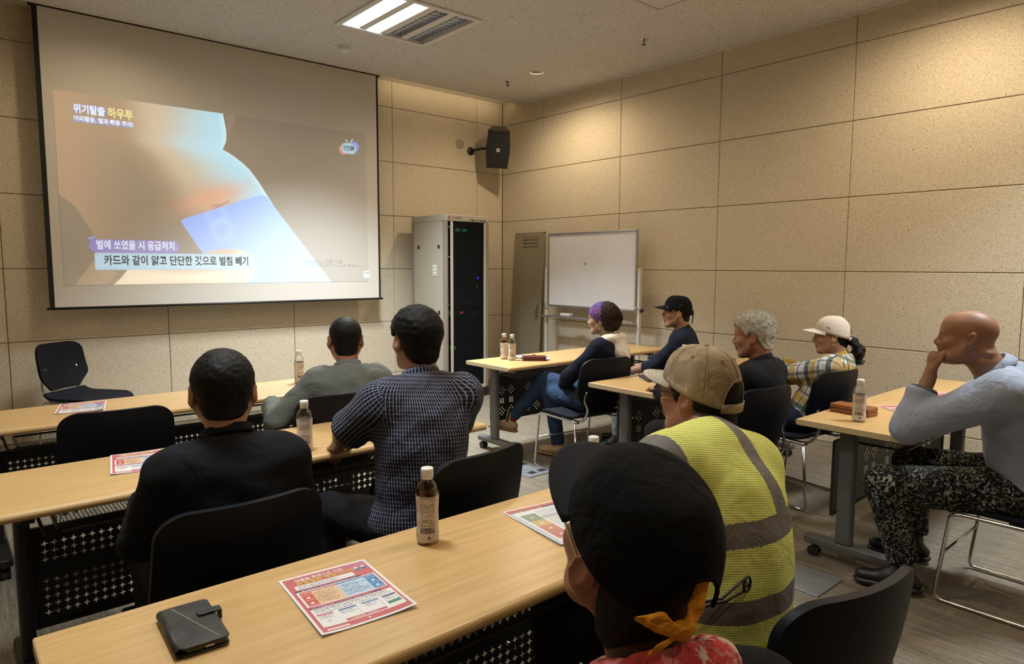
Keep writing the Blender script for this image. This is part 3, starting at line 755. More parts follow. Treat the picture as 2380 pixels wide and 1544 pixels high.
# ------------------------------------------------------------------ tables
def wood_material():
    m = mat('beech_laminate', (.6, .4, .2, 1), .32, spec=.4); t = NT(m)
    a = t.noise(t.coord(scale=(1.2, 22, 22)), 2.2, 4, .55, .25); b = t.noise(t.coord(scale=(3, 120, 120)), 3.0, 2, .5)
    col = t.ramp(a, [(.30, (.50, .31, .125, 1)), (.52, (.56, .36, .155, 1)), (.75, (.62, .41, .19, 1))])
    col = t.mix(t.math('MULTIPLY', t.ramp(b, [(.55, 0.0), (.7, 1.0)]), .35), col, (.42, .25, .09, 1))
    t.l(col, t.bsdf.inputs['Base Color']); t.bump(b, .06, .001)
    t.bsdf.inputs['Roughness'].default_value = .30
    return m
M_wood = wood_material()
M_edge = mat('pale_wood_edge', (.60, .46, .27, 1), .45)
t = NT(M_edge); n = t.noise(t.coord(scale=(1, 1, 130)), 2.0, 2); t.l(t.mix(n, (.46, .33, .17, 1), (.70, .56, .35, 1)), t.bsdf.inputs['Base Color'])
M_tleg = mat('table_grey_enamel', (.11, .11, .108, 1), .5); M_tblk = mat('table_black_enamel', (.010, .010, .011, 1), .5)
M_wire = mat('black_wire', (.015, .015, .016, 1), .4)

def perforated(xs, zs, holes, th=.0025):
    """sheet over the grid xs * zs; holes maps (i,j) -> 'star' | 'dot' | 'slot'"""
    b = MB()
    for i in range(len(xs)-1):
        for j in range(len(zs)-1):
            x0, x1, z0, z1 = xs[i], xs[i+1], zs[j], zs[j+1]; k = holes.get((i, j))
            q = [(x0, z0), (x1, z0), (x1, z1), (x0, z1)]
            if not k: b.add([(x, 0, z) for x, z in q], [(0, 1, 2, 3)]); continue
            cx, cz, hx, hz = (x0+x1)/2, (z0+z1)/2, (x1-x0)/2, (z1-z0)/2
            o8 = [(x0, z0), (cx, z0), (x1, z0), (x1, cz), (x1, z1), (cx, z1), (x0, z1), (x0, cz)]
            if k == 'star':
                R_, r_ = .40, .105; s_ = min(hx, hz)*2
                i8 = [(cx-r_*s_, cz-r_*s_), (cx, cz-R_*s_), (cx+r_*s_, cz-r_*s_), (cx+R_*s_, cz), (cx+r_*s_, cz+r_*s_), (cx, cz+R_*s_), (cx-r_*s_, cz+r_*s_), (cx-R_*s_, cz)]
            elif k == 'dot':
                a = .40*2; i8 = [(cx-hx*a*.55, cz-hz*a*.55), (cx, cz-hz*a), (cx+hx*a*.55, cz-hz*a*.55), (cx+hx*a, cz), (cx+hx*a*.55, cz+hz*a*.55), (cx, cz+hz*a), (cx-hx*a*.55, cz+hz*a*.55), (cx-hx*a, cz)]
            else:
                a, c_ = .42, .9; i8 = [(cx-hx*a, cz-hz*c_), (cx, cz-hz*c_), (cx+hx*a, cz-hz*c_), (cx+hx*a, cz), (cx+hx*a, cz+hz*c_), (cx, cz+hz*c_), (cx-hx*a, cz+hz*c_), (cx-hx*a, cz)]
            vs = [(x, 0, z) for x, z in o8+i8]
            b.add(vs, [(n_, (n_+1) % 8, 8+(n_+1) % 8, 8+n_) for n_ in range(8)])
    return b
TW, TD, TH = 1.92, .53, .72
def table_parts(r, kind):
    tb = MB(); h = TW/2
    # top: rounded long edges
    prof = []
    for (yy, zz, rad, a0) in ((TD/2, TH, .010, 90), (-TD/2, TH, .016, 180), (-TD/2, TH-.03, .014, 270), (TD/2, TH-.03, .010, 0)):
        pass
    pts = []
    def corner(cy, cz, rad, a0, n=5):
        for i in range(n+1):
            a = math.radians(a0+90*i/n); pts.append((cy+rad*math.cos(a), cz+rad*math.sin(a)))
    corner(TD/2-.010, TH-.010, .010, 0); corner(-TD/2+.016, TH-.016, .016, 90); corner(-TD/2+.015, TH-.031+.015, .015, 180); corner(TD/2-.010, TH-.031+.010, .010, 270)
    n = len(pts); vs = [(-h+.003, y, z) for y, z in pts]+[(h-.003, y, z) for y, z in pts]
    tb.add(vs, [(i, (i+1) % n, n+(i+1) % n, n+i) for i in range(n)])
    top = tb.build('table_top', M_wood, r, smooth=False)
    for s in (-1, 1):
        e = MB(); ev = [(s*(h-.003), y, z) for y, z in pts]+[(s*h, y*.988, TH-.0155+(z-TH+.0155)*.86) for y, z in pts]
        f = [(i, (i+1) % n, n+(i+1) % n, n+i) for i in range(n)]+[tuple(range(n, 2*n))]
        e.add(ev, f); e.build('edge_band', M_edge, top)
    lm = M_tleg if kind == 'dot' else M_tblk
    for s in (-1, 1):
        x = s*(h-.13)
        MB().prism(rrect(.045, .080, .016, 4, x, .055), .11, TH-.032).build('leg', lm, r, bevel=0, smooth=False)
        ft = MB(); ft.prism(rrect(.07, .50, .03, 5, x, .0), .065, .105); fo = ft.build('foot', lm, r, bevel=.008)
        for yy in (-.20, .20):
            c_ = MB(); c_.cyl((x-.022, yy, .027), (x-.008, yy, .027), .027, 16); c_.cyl((x+.008, yy, .027), (x+.022, yy, .027), .027, 16); c_.cyl((x, yy, .03), (x, yy, .066), .011, 8); c_.build('castor', M_dark, fo)
        br = MB(); br.box(x-.02, x+.02, -.20, .20, TH-.062, TH-.032); br.build('bracket', lm, r, bevel=.004)
    # modesty panel behind the legs
    px = h-.155
    holes = {}
    if kind == 'star':
        nc = 54; xs = [-px+2*px*i/nc for i in range(nc+1)]
        c_ = xs[1]-xs[0]; zs = [.165]
        zs += [.195+c_*k for k in range(0, 6)]
        zz = zs[-1]; zs += [zz+.050]; st = len(zs)-1
        zs += [zz+.050+c_*k for k in range(1, 4)]; zs += [zs[-1]+.045]
        for i in range(1, nc-1):
            for j in list(range(1, 6))+list(range(st, st+3)): holes[(i, j)] = 'star'
    else:
        zs = [.225, .255]; cell = .0158
        d0 = len(zs)-1; zs += [zs[-1]+cell*k for k in range(1, 6)]
        zs += [zs[-1]+.020]; sl = len(zs)-1; zs += [zs[-1]+.050]; zs += [zs[-1]+.020]
        d1 = len(zs)-1; zs += [zs[-1]+cell*k for k in range(1, 6)]; zs += [.60]
        xs = [-px]; cols = []
        x = -px+.075
        while x+.20 < px:
            for k in range(2):
                xs.append(x); cols.append(len(xs)-1); xs += [x+cell*q for q in range(1, 6)]; x += .098
            x += .092
        xs.append(px)
        for c_ in cols:
            for dz in (d0, d1):
                for a in range(5):
                    for b_ in range(5):
                        if abs(a-2)+abs(b_-2) <= 2 and (a+b_) % 2 == 0: holes[(c_+a, dz+b_)] = 'dot'
            for a in (1, 2, 3): holes[(c_+a, sl)] = 'slot'
    mp = perforated(xs, zs, holes).build('modesty_panel', M_tblk, r); mp.location = (0, .135, 0)
    fr = MB()
    for z in (zs[0], zs[-1]): fr.box(-px, px, .128, .142, z-.006, z+.006)
    for s in (-1, 1): fr.box(s*px-.006, s*px+.006, .128, .142, zs[0], zs[-1])
    fr.build('panel_rim', M_tblk, mp).location = (0, -.135, 0)
    # wire shelf under the top
    sh = MB(); zsf = TH-.115
    sh.tube(arc_path([(-px+.06, .11, zsf), (-px+.06, -.17, zsf), (px-.06, -.17, zsf), (px-.06, .11, zsf), (-px+.06, .11, zsf)], .03), .006, 6)
    for s in (-1, 1): sh.tube(arc_path([(s*(px-.06), -.16, zsf), (s*(px-.02), -.19, zsf-.005), (s*(px+.0), -.19, TH-.04)], .03), .006, 6)
    shelf = sh.build('shelf_frame', M_wire, r, smooth=True)
    wm = MB()
    for i in range(120):
        x = -px+.07+(2*px-.14)*i/119; wm.add([(x-.0014, -.17, zsf+.002), (x+.0014, -.17, zsf+.002), (x+.0014, .11, zsf+.002), (x-.0014, .11, zsf+.002)], [(0, 1, 2, 3)])
    for i in range(22):
        y = -.165+.27*i/21; wm.add([(-px+.06, y-.0014, zsf), (px-.06, y-.0014, zsf), (px-.06, y+.0014, zsf), (-px+.06, y+.0014, zsf)], [(0, 1, 2, 3)])
    w_ = wm.build('shelf_mesh', M_wire, shelf); w_['kind'] = 'stuff'
    return r
TABLES = [('star', -4.655, -2.73, 'long beech table in the front left row before the screen'),
          ('star', -4.655, -4.045, 'long beech table in the middle left row with the checked-shirt man'),
          ('star', -4.600, -5.435, 'long beech table in the foreground with the black phone case'),
          ('dot', -1.500, -2.755, 'long beech table in the front right row before the whiteboard'),
          ('dot', -1.500, -4.080, 'long beech table in the middle right row with the white-haired man'),
          ('dot', -1.480, -5.465, 'long beech table of the bald man beside the right wall')]
protos = {}
for kind, x, y, lb in TABLES:
    if kind not in protos:
        r = empty('folding_table', (x, y, 0), 0, lb, 'table', 'left tables with star cut-outs' if kind == 'star' else 'right tables with diamond cut-outs')
        table_parts(r, kind); protos[kind] = r
    else:
        r = copy_tree(protos[kind]); r.location = (x, y, 0); r['label'] = lb

# ------------------------------------------------------------------ chairs
M_seat = fabric('navy_black_upholstery', (.007, .009, .015, 1), .75, .12, 14)
M_shell = mat('black_plastic_shell', (.0035, .0045, .0085, 1), .50, spec=.18)
def chair_parts(r):
    sh, bt = .445, .85
    # seat pad: dished slab with rolled front
    NX, NY = 10, 12; vs = []; fs = []
    for lay in (0, 1):
        for j in range(NY+1):
            v = j/NY; y = .24-.46*v
            for i in range(NX+1):
                u = i/NX*2-1
                wd = .225-.02*max(0, (v-.75)/.25)-.03*max(0, (.12-v)/.12)**2
                z = sh-.012*(1-u*u)*math.sin(math.pi*min(1, v*1.1))-.030*max(0, (.22-v)/.22)**2+.035*max(0, (v-.78)/.22)**2
                vs.append((u*wd, y, z-(.024 if lay else 0)))
    k = (NX+1)*(NY+1)
    for j in range(NY):
        for i in range(NX):
            a = j*(NX+1)+i; fs.append((a, a+NX+1, a+NX+2, a+1)); fs.append((k+a, k+a+1, k+a+NX+2, k+a+NX+1))
    rim = [i for i in range(NX+1)]+[j*(NX+1)+NX for j in range(1, NY+1)]+[NY*(NX+1)+i for i in range(NX-1, -1, -1)]+[j*(NX+1) for j in range(NY-1, 0, -1)]
    for a, b in zip(rim, rim[1:]+rim[:1]): fs.append((a, b, k+b, k+a))
    MB().add(vs, fs).build('seat', M_seat, r, bevel=.008)
    # backrest: curved pad, rounded top corners, tapered lower corners
    NX, NZ = 16, 14; vs = []; fs = []
    zb, zt = .485, bt
    def half(v):
        w = .225
        if v < .30: w = .135+(.232-.135)*(v/.30)
        else: w = .232-.014*(v-.30)/.70
        if v > .80: q = (v-.80)/.20; w = w-.085*(1-math.sqrt(max(0, 1-q*q)))
        return w
    VV = [.8*i/9 for i in range(9)]+[.8+.2*math.sin(i/10*math.pi/2) for i in range(11)]; NZ = len(VV)-1
    for lay in (0, 1):
        for j in range(NZ+1):
            v = VV[j]
            z = zb+(zt-zb)*v; w = half(v)
            for i in range(NX+1):
                u = i/NX*2-1; x = u*w
                y = -.215-.07*v-.055*(1-(x/.23)**2)+.055 - (.022 if lay else 0) - .012*math.sin(math.pi*v)
                vs.append((x, y, z))
    k = (NX+1)*(NZ+1)
    for j in range(NZ):
        for i in range(NX):
            a = j*(NX+1)+i; fs.append((a, a+1, a+NX+2, a+NX+1)); fs.append((k+a, k+a+NX+1, k+a+NX+2, k+a+1))
    rim = [i for i in range(NX+1)]+[j*(NX+1)+NX for j in range(1, NZ+1)]+[NZ*(NX+1)+i for i in range(NX-1, -1, -1)]+[j*(NX+1) for j in range(NZ-1, 0, -1)]
    for a, b in zip(rim, rim[1:]+rim[:1]): fs.append((a, k+a, k+b, b))
    MB().add(vs, fs).build('backrest', M_shell, r, bevel=.009, seg=3)
    # chrome sled frame on each side
    for s in (-1, 1):
        x = s*.235
        p = arc_path([(s*.20, -.20, sh-.04), (x, -.19, sh-.035), (x, .17, sh-.035), (x+s*.004, .215, sh-.04), (x+s*.012, .26, .012), (x+s*.012, -.24, .012), (x, -.20, sh-.05)], .035, 5)
        MB().tube(p, .0085, 8).build('sled_leg', M_chrome, r, smooth=True)
        q = arc_path([(s*.17, .02, sh-.045), (s*.17, -.20, sh-.045), (s*.165, -.262, .50), (s*.190, -.236, .565), (s*.150, -.240, .66)], .05, 5)
        MB().tube(q, .0085, 8).build('back_stay', M_chrome, r, smooth=True)
    b = MB(); b.tube([(-.245, .238, .22), (.245, .238, .22)], .006, 8); b.build('crossbar', M_chrome, r, smooth=True)
    return r
CHAIRS = [  # x, y, yaw(deg, 0 = facing the front wall), label
    (-4.76, -0.56, -140, 'empty black chair turned sideways against the front wall'),
    (-5.065, -3.23, -5, 'empty black chair pushed up to the front left table'),
    (-5.07, -4.737, 0, 'black chair of the man in the plain black shirt'),
    (-4.32, -4.77, 8, 'black chair behind the man in the navy checked shirt'),
    (-4.15, -3.515, -6, 'black chair of the man in the small-check shirt at the front table'),
    (-2.14, -3.48, -8, 'black chair with chrome sled legs of the woman in the patterned headscarf'),
    (-1.28, -3.495, 12, 'black chair of the man in the black cap by the right wall'),
    (-2.365, -4.765, -8, 'black chair of the white-haired man'),
    (-1.485, -4.75, -8, 'black chair of the woman in the yellow plaid shirt'),
    (-2.13, -6.09, 0, 'black chair with chrome sled legs of the bald man'),
    (-4.265, -6.005, -10, 'black chair in the right foreground behind the yellow safety vest'),
    (-4.98, -6.46, -5, 'black chair under the man with the orange knot'),
]
cp = None
for x, y, a, lb in CHAIRS:
    if cp is None:
        cp = empty('stacking_chair', (x, y, 0), math.radians(a), lb, 'chair', 'black stacking chairs'); chair_parts(cp)
    else:
        r = copy_tree(cp); r.location = (x, y, 0); r.rotation_euler = (0, 0, math.radians(a)); r['label'] = lb

# ------------------------------------------------------------------ signed-distance modelling of bodies and clothes
def V(*a): return np.array(a, float)
def unit_(v): v = np.asarray(v, float); return v/max(1e-9, np.linalg.norm(v))
def smin(a, b, k):
    h = np.maximum(k-np.abs(a-b), 0)/k; return np.minimum(a, b)-h*h*k*.25
def smax(a, b, k):
    h = np.maximum(k-np.abs(a-b), 0)/k; return np.maximum(a, b)+h*h*k*.25
class Ell:
    def __init__(s, c, r, R=None, k=.03, op='u', lab=0):
        s.c = np.asarray(c, float); s.r = np.asarray(r, float); s.R = np.eye(3) if R is None else np.asarray(R, float); s.k = k; s.op = op; s.lab = lab
    def box(s): e = np.abs(s.R) @ s.r; return s.c-e, s.c+e
    def d(s, X, Y, Z):
        x, y, z = X-s.c[0], Y-s.c[1], Z-s.c[2]; R = s.R
        a = (x*R[0, 0]+y*R[1, 0]+z*R[2, 0])/s.r[0]; b = (x*R[0, 1]+y*R[1, 1]+z*R[2, 1])/s.r[1]; c = (x*R[0, 2]+y*R[1, 2]+z*R[2, 2])/s.r[2]
        k0 = np.sqrt(a*a+b*b+c*c)+1e-9; k1 = np.sqrt((a/s.r[0])**2+(b/s.r[1])**2+(c/s.r[2])**2)+1e-9
        return k0*(k0-1)/k1
class Cone:
    """round cone a->b; n/fl flatten it along direction n; flat end at b cuts it square"""
    def __init__(s, a, b, ra, rb, k=.03, op='u', lab=0, n=None, fl=1.0, cut=False, cuta=False):
        s.a = np.asarray(a, float); s.b = np.asarray(b, float); s.ra = ra; s.rb = rb; s.k = k; s.op = op; s.lab = lab
        s.n = None if n is None else unit_(n); s.fl = fl; s.cut = cut; s.cuta = cuta
    def box(s):
        m = max(s.ra, s.rb); return np.minimum(s.a, s.b)-m, np.maximum(s.a, s.b)+m
    def d(s, X, Y, Z):
        ab = s.b-s.a; L2 = ab@ab+1e-12; x, y, z = X-s.a[0], Y-s.a[1], Z-s.a[2]
        t0 = (x*ab[0]+y*ab[1]+z*ab[2])/L2; t = np.clip(t0, 0, 1)
        x = x-t*ab[0]; y = y-t*ab[1]; z = z-t*ab[2]
        if s.n is not None:
            q = x*s.n[0]+y*s.n[1]+z*s.n[2]; g = q*(1/s.fl-1); x = x+g*s.n[0]; y = y+g*s.n[1]; z = z+g*s.n[2]
        f = np.sqrt(x*x+y*y+z*z)-(s.ra+t*(s.rb-s.ra))
        if s.n is not None and s.fl < 1: f = f*(.5+.5*s.fl)
        if s.cut: f = np.maximum(f, (t0-1)*math.sqrt(L2))
        if s.cuta: f = np.maximum(f, -t0*math.sqrt(L2))
        return f
class Half:
    """keeps the side (p-c).n < 0"""
    def __init__(s, c, n, k=.01): s.c = np.asarray(c, float); s.n = unit_(n); s.k = k; s.op = 'i'; s.lab = -1
    def box(s): return None
    def d(s, X, Y, Z): return (X-s.c[0])*s.n[0]+(Y-s.c[1])*s.n[1]+(Z-s.c[2])*s.n[2]
class Fn:
    def __init__(s, fn, k=.01): s.fn = fn; s.k = k; s.op = 'i'; s.lab = -1
    def box(s): return None
    def d(s, X, Y, Z): return s.fn(X, Y, Z)
def sdf_grid(prims, h):
    los, his = zip(*[p.box() for p in prims if p.op == 'u']); lo = np.min(los, 0)-3*h; hi = np.max(his, 0)+3*h
    n = np.ceil((hi-lo)/h).astype(int)+1
    ax = [(lo[i]+h*np.arange(n[i])).astype(np.float32) for i in range(3)]
    f = np.full(n, .5, np.float32)
    for p in prims:
        bx = p.box()
        if bx is None: sl = [slice(0, n[i]) for i in range(3)]
        else:
            m = p.k+3*h
            a = np.clip(np.floor((bx[0]-m-lo)/h).astype(int), 0, n); b = np.clip(np.ceil((bx[1]+m-lo)/h).astype(int)+1, 0, n)
            if np.any(b <= a): continue
            sl = [slice(a[i], b[i]) for i in range(3)]
        X, Y, Z = ax[0][sl[0]][:, None, None], ax[1][sl[1]][None, :, None], ax[2][sl[2]][None, None, :]
        d = p.d(X, Y, Z).astype(np.float32); d = np.broadcast_to(d, f[tuple(sl)].shape); g = f[tuple(sl)]
        if p.op == 'u': g = smin(g, d, p.k)
        elif p.op == 's': g = smax(g, -d, p.k)
        else: g = smax(g, d, p.k)
        f[tuple(sl)] = g
    return f, lo, h
def surface_nets(f, lo, h):
    s = f < 0; n = np.array(f.shape)
    c = np.zeros(n-1, np.int8)
    for dx in (0, 1):
        for dy in (0, 1):
            for dz in (0, 1): c += s[dx:n[0]-1+dx, dy:n[1]-1+dy, dz:n[2]-1+dz]
    act = (c > 0) & (c < 8); I = np.argwhere(act)
    idx = np.full(n-1, -1, np.int32); idx[act] = np.arange(len(I))
    pos = np.zeros((len(I), 3)); cnt = np.zeros(len(I))
    cor = np.array([(a, b, d) for a in (0, 1) for b in (0, 1) for d in (0, 1)])
    val = np.stack([f[I[:, 0]+o[0], I[:, 1]+o[1], I[:, 2]+o[2]] for o in cor], 1)
    for a in range(8):
        for b in range(a+1, 8):
            if np.abs(cor[a]-cor[b]).sum() != 1: continue
            va, vb = val[:, a], val[:, b]; m = (va < 0) != (vb < 0)
            t = np.where(m, va/np.where(m, va-vb, 1), 0)
            pos += np.where(m[:, None], cor[a]+(cor[b]-cor[a])*t[:, None], 0); cnt += m
    P = (I+pos/cnt[:, None])*h+lo
    Q = []
    for ax in range(3):
        u, v = (ax+1) % 3, (ax+2) % 3
        sl0 = [slice(None)]*3; sl1 = [slice(None)]*3; sl0[ax] = slice(0, -1); sl1[ax] = slice(1, None)
        A, B = s[tuple(sl0)], s[tuple(sl1)]; E = np.argwhere(A != B)
        ok = (E[:, u] > 0) & (E[:, v] > 0) & (E[:, u] < n[u]-1) & (E[:, v] < n[v]-1); E = E[ok]
        if not len(E): continue
        fl = A[E[:, 0], E[:, 1], E[:, 2]]
        def cell(du, dv):
            K = E.copy(); K[:, u] -= du; K[:, v] -= dv; return idx[K[:, 0], K[:, 1], K[:, 2]]
        q = np.stack([cell(1, 1), cell(0, 1), cell(0, 0), cell(1, 0)], 1)
        q[~fl] = q[~fl][:, ::-1]; Q.append(q)
    return P, np.concatenate(Q)
def vnormals(P, q):
    a = P[q[:, 2]]-P[q[:, 0]]; b = P[q[:, 3]]-P[q[:, 1]]; fn = np.cross(a, b); N = np.zeros_like(P)
    for i in range(4): np.add.at(N, q[:, i], fn)
    return N/np.maximum(1e-9, np.linalg.norm(N, axis=1))[:, None]
def relax(P, q, it=1, w=.5):
    for _ in range(it):
        S = np.zeros_like(P); c = np.zeros(len(P))
        for i in range(4):
            j = (i+1) % 4; np.add.at(S, q[:, i], P[q[:, j]]); np.add.at(c, q[:, i], 1); np.add.at(S, q[:, j], P[q[:, i]]); np.add.at(c, q[:, j], 1)
        P = P*(1-w)+w*S/np.maximum(c, 1)[:, None]
    return P
def wavy(P, wl, seed, n=7, aniso=(1, 1, 1)):
    rg = np.random.default_rng(seed); o = np.zeros(len(P))
    for i in range(n):
        k = unit_(rg.normal(size=3)*np.array(aniso))*2*math.pi/(wl*rg.uniform(.7, 1.6)); k2 = unit_(rg.normal(size=3))*2*math.pi/(wl*2.5)
        o += np.sin(P@k+rg.uniform(0, 6.3)+1.3*np.sin(P@k2+rg.uniform(0, 6.3)))
    return o/n
def make(prims, h, rel=1, amp=0.0, wl=.08, seed=1, aniso=(1, 1, 1), off=0.0):
    P, q = surface_nets(*sdf_grid(prims, h)); P = relax(P, q, rel)
    if amp or off:
        N = vnormals(P, q); P = P+N*(off+(amp*wavy(P, wl, seed, aniso=aniso) if amp else 0))[..., None] if amp else P+N*off
    return P, q
def prim_labels(prims, P):
    best = np.full(len(P), 9.9); lab = np.zeros(len(P), int)
    for p in prims:
        if p.op != 'u' or p.lab < 0: continue
        d = p.d(P[:, 0], P[:, 1], P[:, 2]); m = d < best; best[m] = d[m]; lab[m] = p.lab
    return lab
def add_uv(me, P, q, prims, frames):
    """pattern coordinates in metres: around and along the limb each face belongs to"""
    C = P[q].mean(1); lab = prim_labels(prims, C); uv = np.zeros((len(q), 4, 2))
    for l, (o, ax, side, front, R) in frames.items():
        m = lab == l
        if not m.any(): continue
        d = P[q[m]]-o; x = d@side; y = d@front
        th = np.arctan2(x, y); c = th[:, :1]; th = c+((th-c+math.pi) % (2*math.pi)-math.pi)
        uv[m, :, 0] = th*R; uv[m, :, 1] = d@ax
    l_ = me.uv_layers.new(name='UVMap'); l_.data.foreach_set('uv', uv.astype(np.float32).ravel())
    return lab
def sub_mesh(P, q, mask):
    """faces chosen by mask as a mesh of their own"""
    k = q[mask]; u, inv = np.unique(k, return_inverse=True); return P[u], inv.reshape(k.shape)
def merge(parts):
    P = []; Q = []; b = 0
    for p, q in parts: P.append(p); Q.append(q+b); b += len(p)
    return np.concatenate(P), np.concatenate(Q)
def rotm(yaw=0, pitch=0, roll=0):
    """yaw left +, pitch up +, roll right-ear-down + ; columns are right, front, up"""
    m = Euler((math.radians(pitch), math.radians(roll), math.radians(yaw)), 'YXZ').to_matrix()
    return np.array(Matrix.Rotation(math.radians(yaw), 3, 'Z') @ Matrix.Rotation(math.radians(pitch), 3, 'X') @ Matrix.Rotation(math.radians(roll), 3, 'Y'))

# ------------------------------------------------------------------ head, hand
def head_prims(sc=1.0, neck=None, jowl=0.0, female=False, nose=1.0, nr=1.0, fold=False):
    w = .93 if female else 1.0
    E = lambda c, r, k=.02, op='u', R=None: Ell(V(*c)*sc, V(*r)*sc, R, k*sc, op)
    p = [E((0, -.012, .040), (.076*w, .099, .081), .02), E((0, .022, -.030), (.064*w, .066, .078), .04), E((0, .050, .045), (.062*w, .045, .050), .03)]
    for s in (-1, 1):
        p += [Cone(V(s*.054*w, -.008, -.045)*sc, V(s*.034*w, .050, -.094)*sc, (.020+.006*jowl)*sc, .017*sc, .035*sc), E((s*.044*w, .058, -.022), (.022, .024, .020), .025)]
        if jowl: p += [E((s*.048, .02, -.075), (.026*jowl, .032*jowl, .030*jowl), .03)]
    p += [E((0, .067, -.100), (.023, .019, .017), .03), Cone(V(-.034, .083, .020)*sc, V(.034, .083, .020)*sc, .0115*sc, .0115*sc, .02*sc)]
    for s in (-1, 1):
        p += [E((s*.033, .107, -.001), (.018, .017, .010), .016, 's'), E((s*.033, .0800, -.001), (.0160, .0135, .0120), .006)]
    p += [Cone(V(0, .084, .016)*sc, V(0, .104*nose, -.027)*sc, .0095*sc, .0145*sc, .014*sc), E((0, .090, -.048), (.022, .012, .014), .016)]
    for s in (-1, 1): p += [E((s*.0135, .096, -.033), (.0105, .012, .0095), .008)]
    p += [E((0, .0875, -.0585), (.024, .0105, .0070), .010), E((0, .0860, -.0715), (.021, .0100, .0080), .010), E((0, .101, -.0648), (.027, .012, .0011), .003, 's')]
    for s in (-1, 1):   # ears
        Re = rotm(-s*26, 0, 0) @ rotm(0, 12, 0)
        p += [Ell(V(s*.0850*w, -.018, .002)*sc, V(.0080, .0215, .0335)*sc, Re, .008*sc), Ell(V(s*.0800*w, -.008, -.029)*sc, V(.007, .0105, .012)*sc, Re, .010*sc),
              Ell(V(s*.0960*w, -.013, .005)*sc, V(.0090, .0135, .0225)*sc, Re, .004*sc, 's'), Ell(V(s*.083*w, .001, -.008)*sc, V(.005, .004, .008)*sc, None, .006*sc)]
    if neck is not None:
        p += [Cone(V(0, -.030, -.035)*sc, neck, .052*sc*nr*(.9 if female else 1.0), .058*nr*(.88 if female else 1.0), .03), Ell(V(0, -.055, -.06)*sc, V(.045, .035, .05)*sc, None, .03)]
        if fold: p += [Ell(V(0, -.074, -.048)*sc, V(.064, .036, .020)*sc, None, .010), Ell(V(0, -.070, -.084)*sc, V(.066, .040, .022)*sc, None, .012)]
    return p
def hand_prims(w, d, n, side, curl=(20, 25, 30, 35), sc=1.0, thumb=35, spread=5, lab=0):
    """w wrist, d direction to the knuckles, n palm normal (palm side), side +1 right / -1 left hand"""
    d = unit_(d); n = unit_(n-d*np.dot(n, d)); t = np.cross(d, n)*side      # t points to the thumb side
    P = [Cone(w-d*.02*sc, w+d*.02*sc, .024*sc, .025*sc, .015, n=n, fl=.75, lab=lab), Cone(w+d*.02*sc, w+d*.075*sc, .030*sc, .036*sc, .02, n=n, fl=.42, lab=lab)]
    L = [(.044, .026, .020), (.048, .030, .022), (.045, .028, .021), (.036, .021, .018)]
    for i in range(4):
        off = (.028-.0185*i)*sc; a = w+d*(.084-.004*abs(i-1))*sc+t*off; c = math.radians(curl[i]); ang = 0
        sp = math.radians(spread*(1.2-i*.8)); dd = unit_(d*math.cos(sp)+t*math.sin(sp)); r = (.0092-.0007*(i == 3))*sc
        for j, l in enumerate(L[i]):
            ang += c*(1.0 if j else .8); v = dd*math.cos(ang)+n*math.sin(ang); b = a+v*l*sc
            P.append(Cone(a, b, r, r*.93, .004, lab=lab)); a = b; r *= .93
    a = w+d*.030*sc+t*.024*sc; th = math.radians(thumb)
    v = unit_(d*math.cos(th)+t*math.sin(th)+n*.35); b = a+v*.042*sc; P.append(Cone(a, b, .014*sc, .0105*sc, .012, lab=lab))
    v2 = unit_(v+d*.35+n*.15); c_ = b+v2*.030*sc; P.append(Cone(b, c_, .0105*sc, .0095*sc, .004, lab=lab)); P.append(Cone(c_, c_+unit_(v2+d*.2)*.022*sc, .0095*sc, .0080*sc, .004, lab=lab))
    return P
def cap_dome(ax, ay, az, rim, power=.75, nth=72, ns=18, seams=6, opening=0.0, puff=0.0, seed=3):
    """crown of a cap in the head frame; rim(theta)->z of its edge, theta 0 = front"""
    V_ = []; F_ = []
    for j in range(ns+1):
        s = j/ns; C = max(math.cos(s*math.pi/2), 0)**power; S = math.sin(s*math.pi/2)
        for i in range(nth):
            th = 2*math.pi*i/nth; ds = abs((th*seams/(2*math.pi)+.5) % 1-.5)*2*math.pi/seams
            g = 1-.010*math.exp(-(ds/.035)**2)+puff*math.sin(3*th+seed)*math.sin(5*s+seed)
            z = rim(th)*(1-S)+az*S
            V_.append((ax*math.sin(th)*C*g, -.012+ay*math.cos(th)*C*g, z))
    for j in range(ns):
        for i in range(nth):
            if opening:
                th = 2*math.pi*(i+.5)/nth; dt = abs(th-math.pi); s = (j+.5)/ns
                if dt < opening and s < .34*math.sqrt(max(0, 1-(dt/opening)**2)): continue
            F_.append((j*nth+i, (j+1)*nth+i, (j+1)*nth+(i+1) % nth, j*nth+(i+1) % nth))
    return V_, F_
def cap_bill(ax, ay, rim, length=.075, width=.085, droop=.012, arch=.016, nu=24, nv=8, half=62):
    V_ = []; F_ = []
    for j in range(nv+1):
        v = j/nv
        for i in range(nu+1):
            u = i/nu*2-1; th = math.radians(u*half)
            B = (ax*math.sin(th), -.012+ay*math.cos(th), rim(th)+.002)
            T = (width*math.sin(u*math.pi/2), -.012+ay*.45+(length+ay*.55)*math.cos(u*math.pi/2)**.9, rim(0)-droop-arch*u*u*1.2)
            z = B[2]*(1-v)+T[2]*v-arch*(u*u)*v*(1-v)
            V_.append((B[0]*(1-v)+T[0]*v, B[1]*(1-v)+T[1]*v, z))
    for j in range(nv):
        for i in range(nu): a = j*(nu+1)+i; F_.append((a, a+1, a+nu+2, a+nu+1))
    return V_, F_

